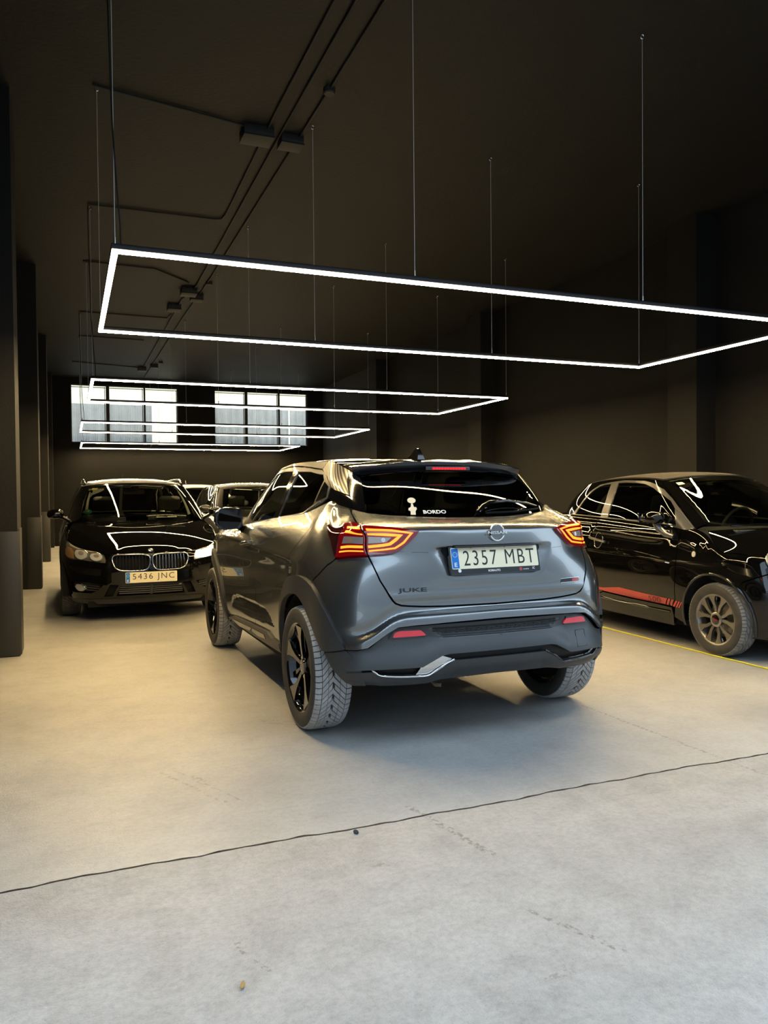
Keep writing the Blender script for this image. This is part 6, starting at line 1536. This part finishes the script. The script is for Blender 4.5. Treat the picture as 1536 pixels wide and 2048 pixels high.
        mm = from_bm('door_mirror', bm, bp, car, 60)
        bm = bmesh.new(); bm_tube(bm, [(-.60, s*.845, 1.045), (-.57, s*.832, .99), (-.52, s*.805, .945), (-.46, s*.775, .93)], [.030, .030, .026, .022], 10); from_bm('mirror_foot', bm, M['frame_grey'], mm, 60)
        bm = bmesh.new(); bm_box(bm, (-.712, s*.865-.075, 1.045), (-.700, s*.865+.075, 1.125), .004); from_bm('mirror_glass', bm, M['mirror'], mm)
    for a, b in (((-.05, -.52), (-.12, .06)), ((-.04, .05), (-.10, .58))):
        wp = tube('wiper', [(a[0]-.04, a[1], 1.026), ((a[0]+b[0])/2, (a[1]+b[1])/2, 1.030), (b[0]+.02, b[1], 1.024)], .009, gb, car, 6)
    box('cowl', (-.15, -.48, .962), (-.06, .48, .988), M['plastic'], car, .006)
    # cabin
    both('body_shell', Lift(FLN, -.05), [(.02, .06), (.85, .06), (.95, .4), (1.1, .62), (1.4, .62), (1.6, .4), (1.75, .06), (3.1, .06), (3.3, .5), (3.6, .62), (3.9, .4), (4.1, .06), (4.5, .06), (4.5, .93), (.02, .85)], M['matte_black'], car, step=.15, edge=0, gap=0)
    bm = bmesh.new(); bm_box(bm, (-2.75, -.58, .15), (.50, .58, .20)); from_bm('underbody', bm, M['matte_black'], car)
    for y in (.34, -.34):
        s = seat(car, 0, 0, .38, .46); s.rotation_euler = (0, 0, PI); s.location = (-1.25, y, 0)
    bm = bmesh.new(); bm_box(bm, (-.85, -.62, .66), (-.34, .62, .985), .06); db = from_bm('dashboard', bm, M['dash'], car, 50)
    bm = bmesh.new(); bm_tube(bm, [(-.86+.06*math.sin(a), .34+.175*math.cos(a), .985+.165*math.sin(a)) for a in np.linspace(0, 2*PI, 25)[:-1]], .015, 8, True); from_bm('steering_wheel', bm, M['dash'], db, 60)
    bm = bmesh.new(); bm_box(bm, (-.80, -.11, 1.30), (-.775, .11, 1.365), .012); from_bm('inner_mirror', bm, M['matte_black'], car, 40)
    for x in (0, -2.30):
        for s in (1, -1):
            bm = bmesh.new(); pts = [(x+.365*math.cos(math.radians(a)), .291+.38*math.sin(math.radians(a))) for a in np.linspace(28, 168, 18)]
            A = [bm.verts.new((px, s*.76, pz)) for px, pz in pts]; B_ = [bm.verts.new((px, s*.48, pz)) for px, pz in pts]
            for i in range(len(A)-1): bm.faces.new((A[i], A[i+1], B_[i+1], B_[i]))
            bm.faces.new(B_); from_bm('wheel_arch_liner', bm, M['liner'], car, 60)
            wh = wheel(car, (x, s*.700, .291), s, .291, .178, .2, 'pairs', M['tread_mid'], rot=.12, kind='road')
            t = fit_text('500', .05, .016, .0006, bold=.01)
            place_mesh('cap_lettering', t, M['cap_red'], wh, (0, s*(.089*.81+.001), 0), (-s*math.cos(.12), 0, s*s*math.sin(.12)*s), (math.sin(.12), 0, math.cos(.12)))
    return car
M['satin_dark'] = principled('dark_intake', (.006, .006, .006), .6)
M['indicator'] = principled('small_side_indicator', (.65, .58, .48), .15, 0, 1.0)
M['lamp_lit2'] = principled('lit_small_lamp', (1, 1, 1), .2, emit=(1, .97, .88), emit_s=4)
M['glass_dim'] = glass_mat('green_tinted_glass', (.28, .31, .27))
M['dash'] = principled('grey_dashboard', (.05, .048, .042), .6)
M['liner'] = principled('dusty_arch_liner', (.016, .017, .018), .8)
M['tread_mid'] = add_noise(principled('dusty_road_tread', (.2, .2, .2), .85), (.15, .148, .135), (.24, .235, .215), 25)
M['cap_red'] = principled('red_cap_letters', (.45, .01, .03), .4)
build_small()
# ------------------------------------------------------------------ yellow cable, leaf, pebble
cb = []
rnd = random.Random(3)
for k in range(60):
    y = 1.9+k*.25; cb.append((4.745-.055*math.exp(-((y-4.4)/.75)**2)+.008*math.sin(k*.8)+rnd.uniform(-.003, .003), y, .006))
tag(tube('cable', [tuple(p) for p in curve(cb, 2)], .006, principled('yellow_cable', (.72, .66, .03), .45), None, 8), 'thin yellow cable lying straight on the floor beside the small black car', 'cable')
bm = bmesh.new(); bm_prism(bm, [(-.016, 0), (-.006, .006), (.010, .005), (.018, 0), (.008, -.006), (-.008, -.005)], 0, .0015, lambda u, v, d: (u, v, d+.001+6*abs(u)**2*3+abs(v)*.4))
lf = from_bm('leaf', bm, principled('dry_leaf', (.36, .22, .07), .8), None); lf.location = (.40, 2.006, .001); lf.rotation_euler = (0, 0, 1.2); tag(lf, 'small dry brown leaf on the pale front floor', 'leaf')
bm = bmesh.new(); bmesh.ops.create_icosphere(bm, subdivisions=2, radius=.011)
for v in bm.verts: v.co *= 1+.22*math.sin(v.co.x*310+v.co.y*170+2); v.co.z *= .7
pb = from_bm('pebble', bm, principled('dark_pebble', (.05, .05, .05), .8), None, 50); pb.location = (.995, 2.76, .007); tag(pb, 'small dark pebble by the joint in the floor', 'pebble')
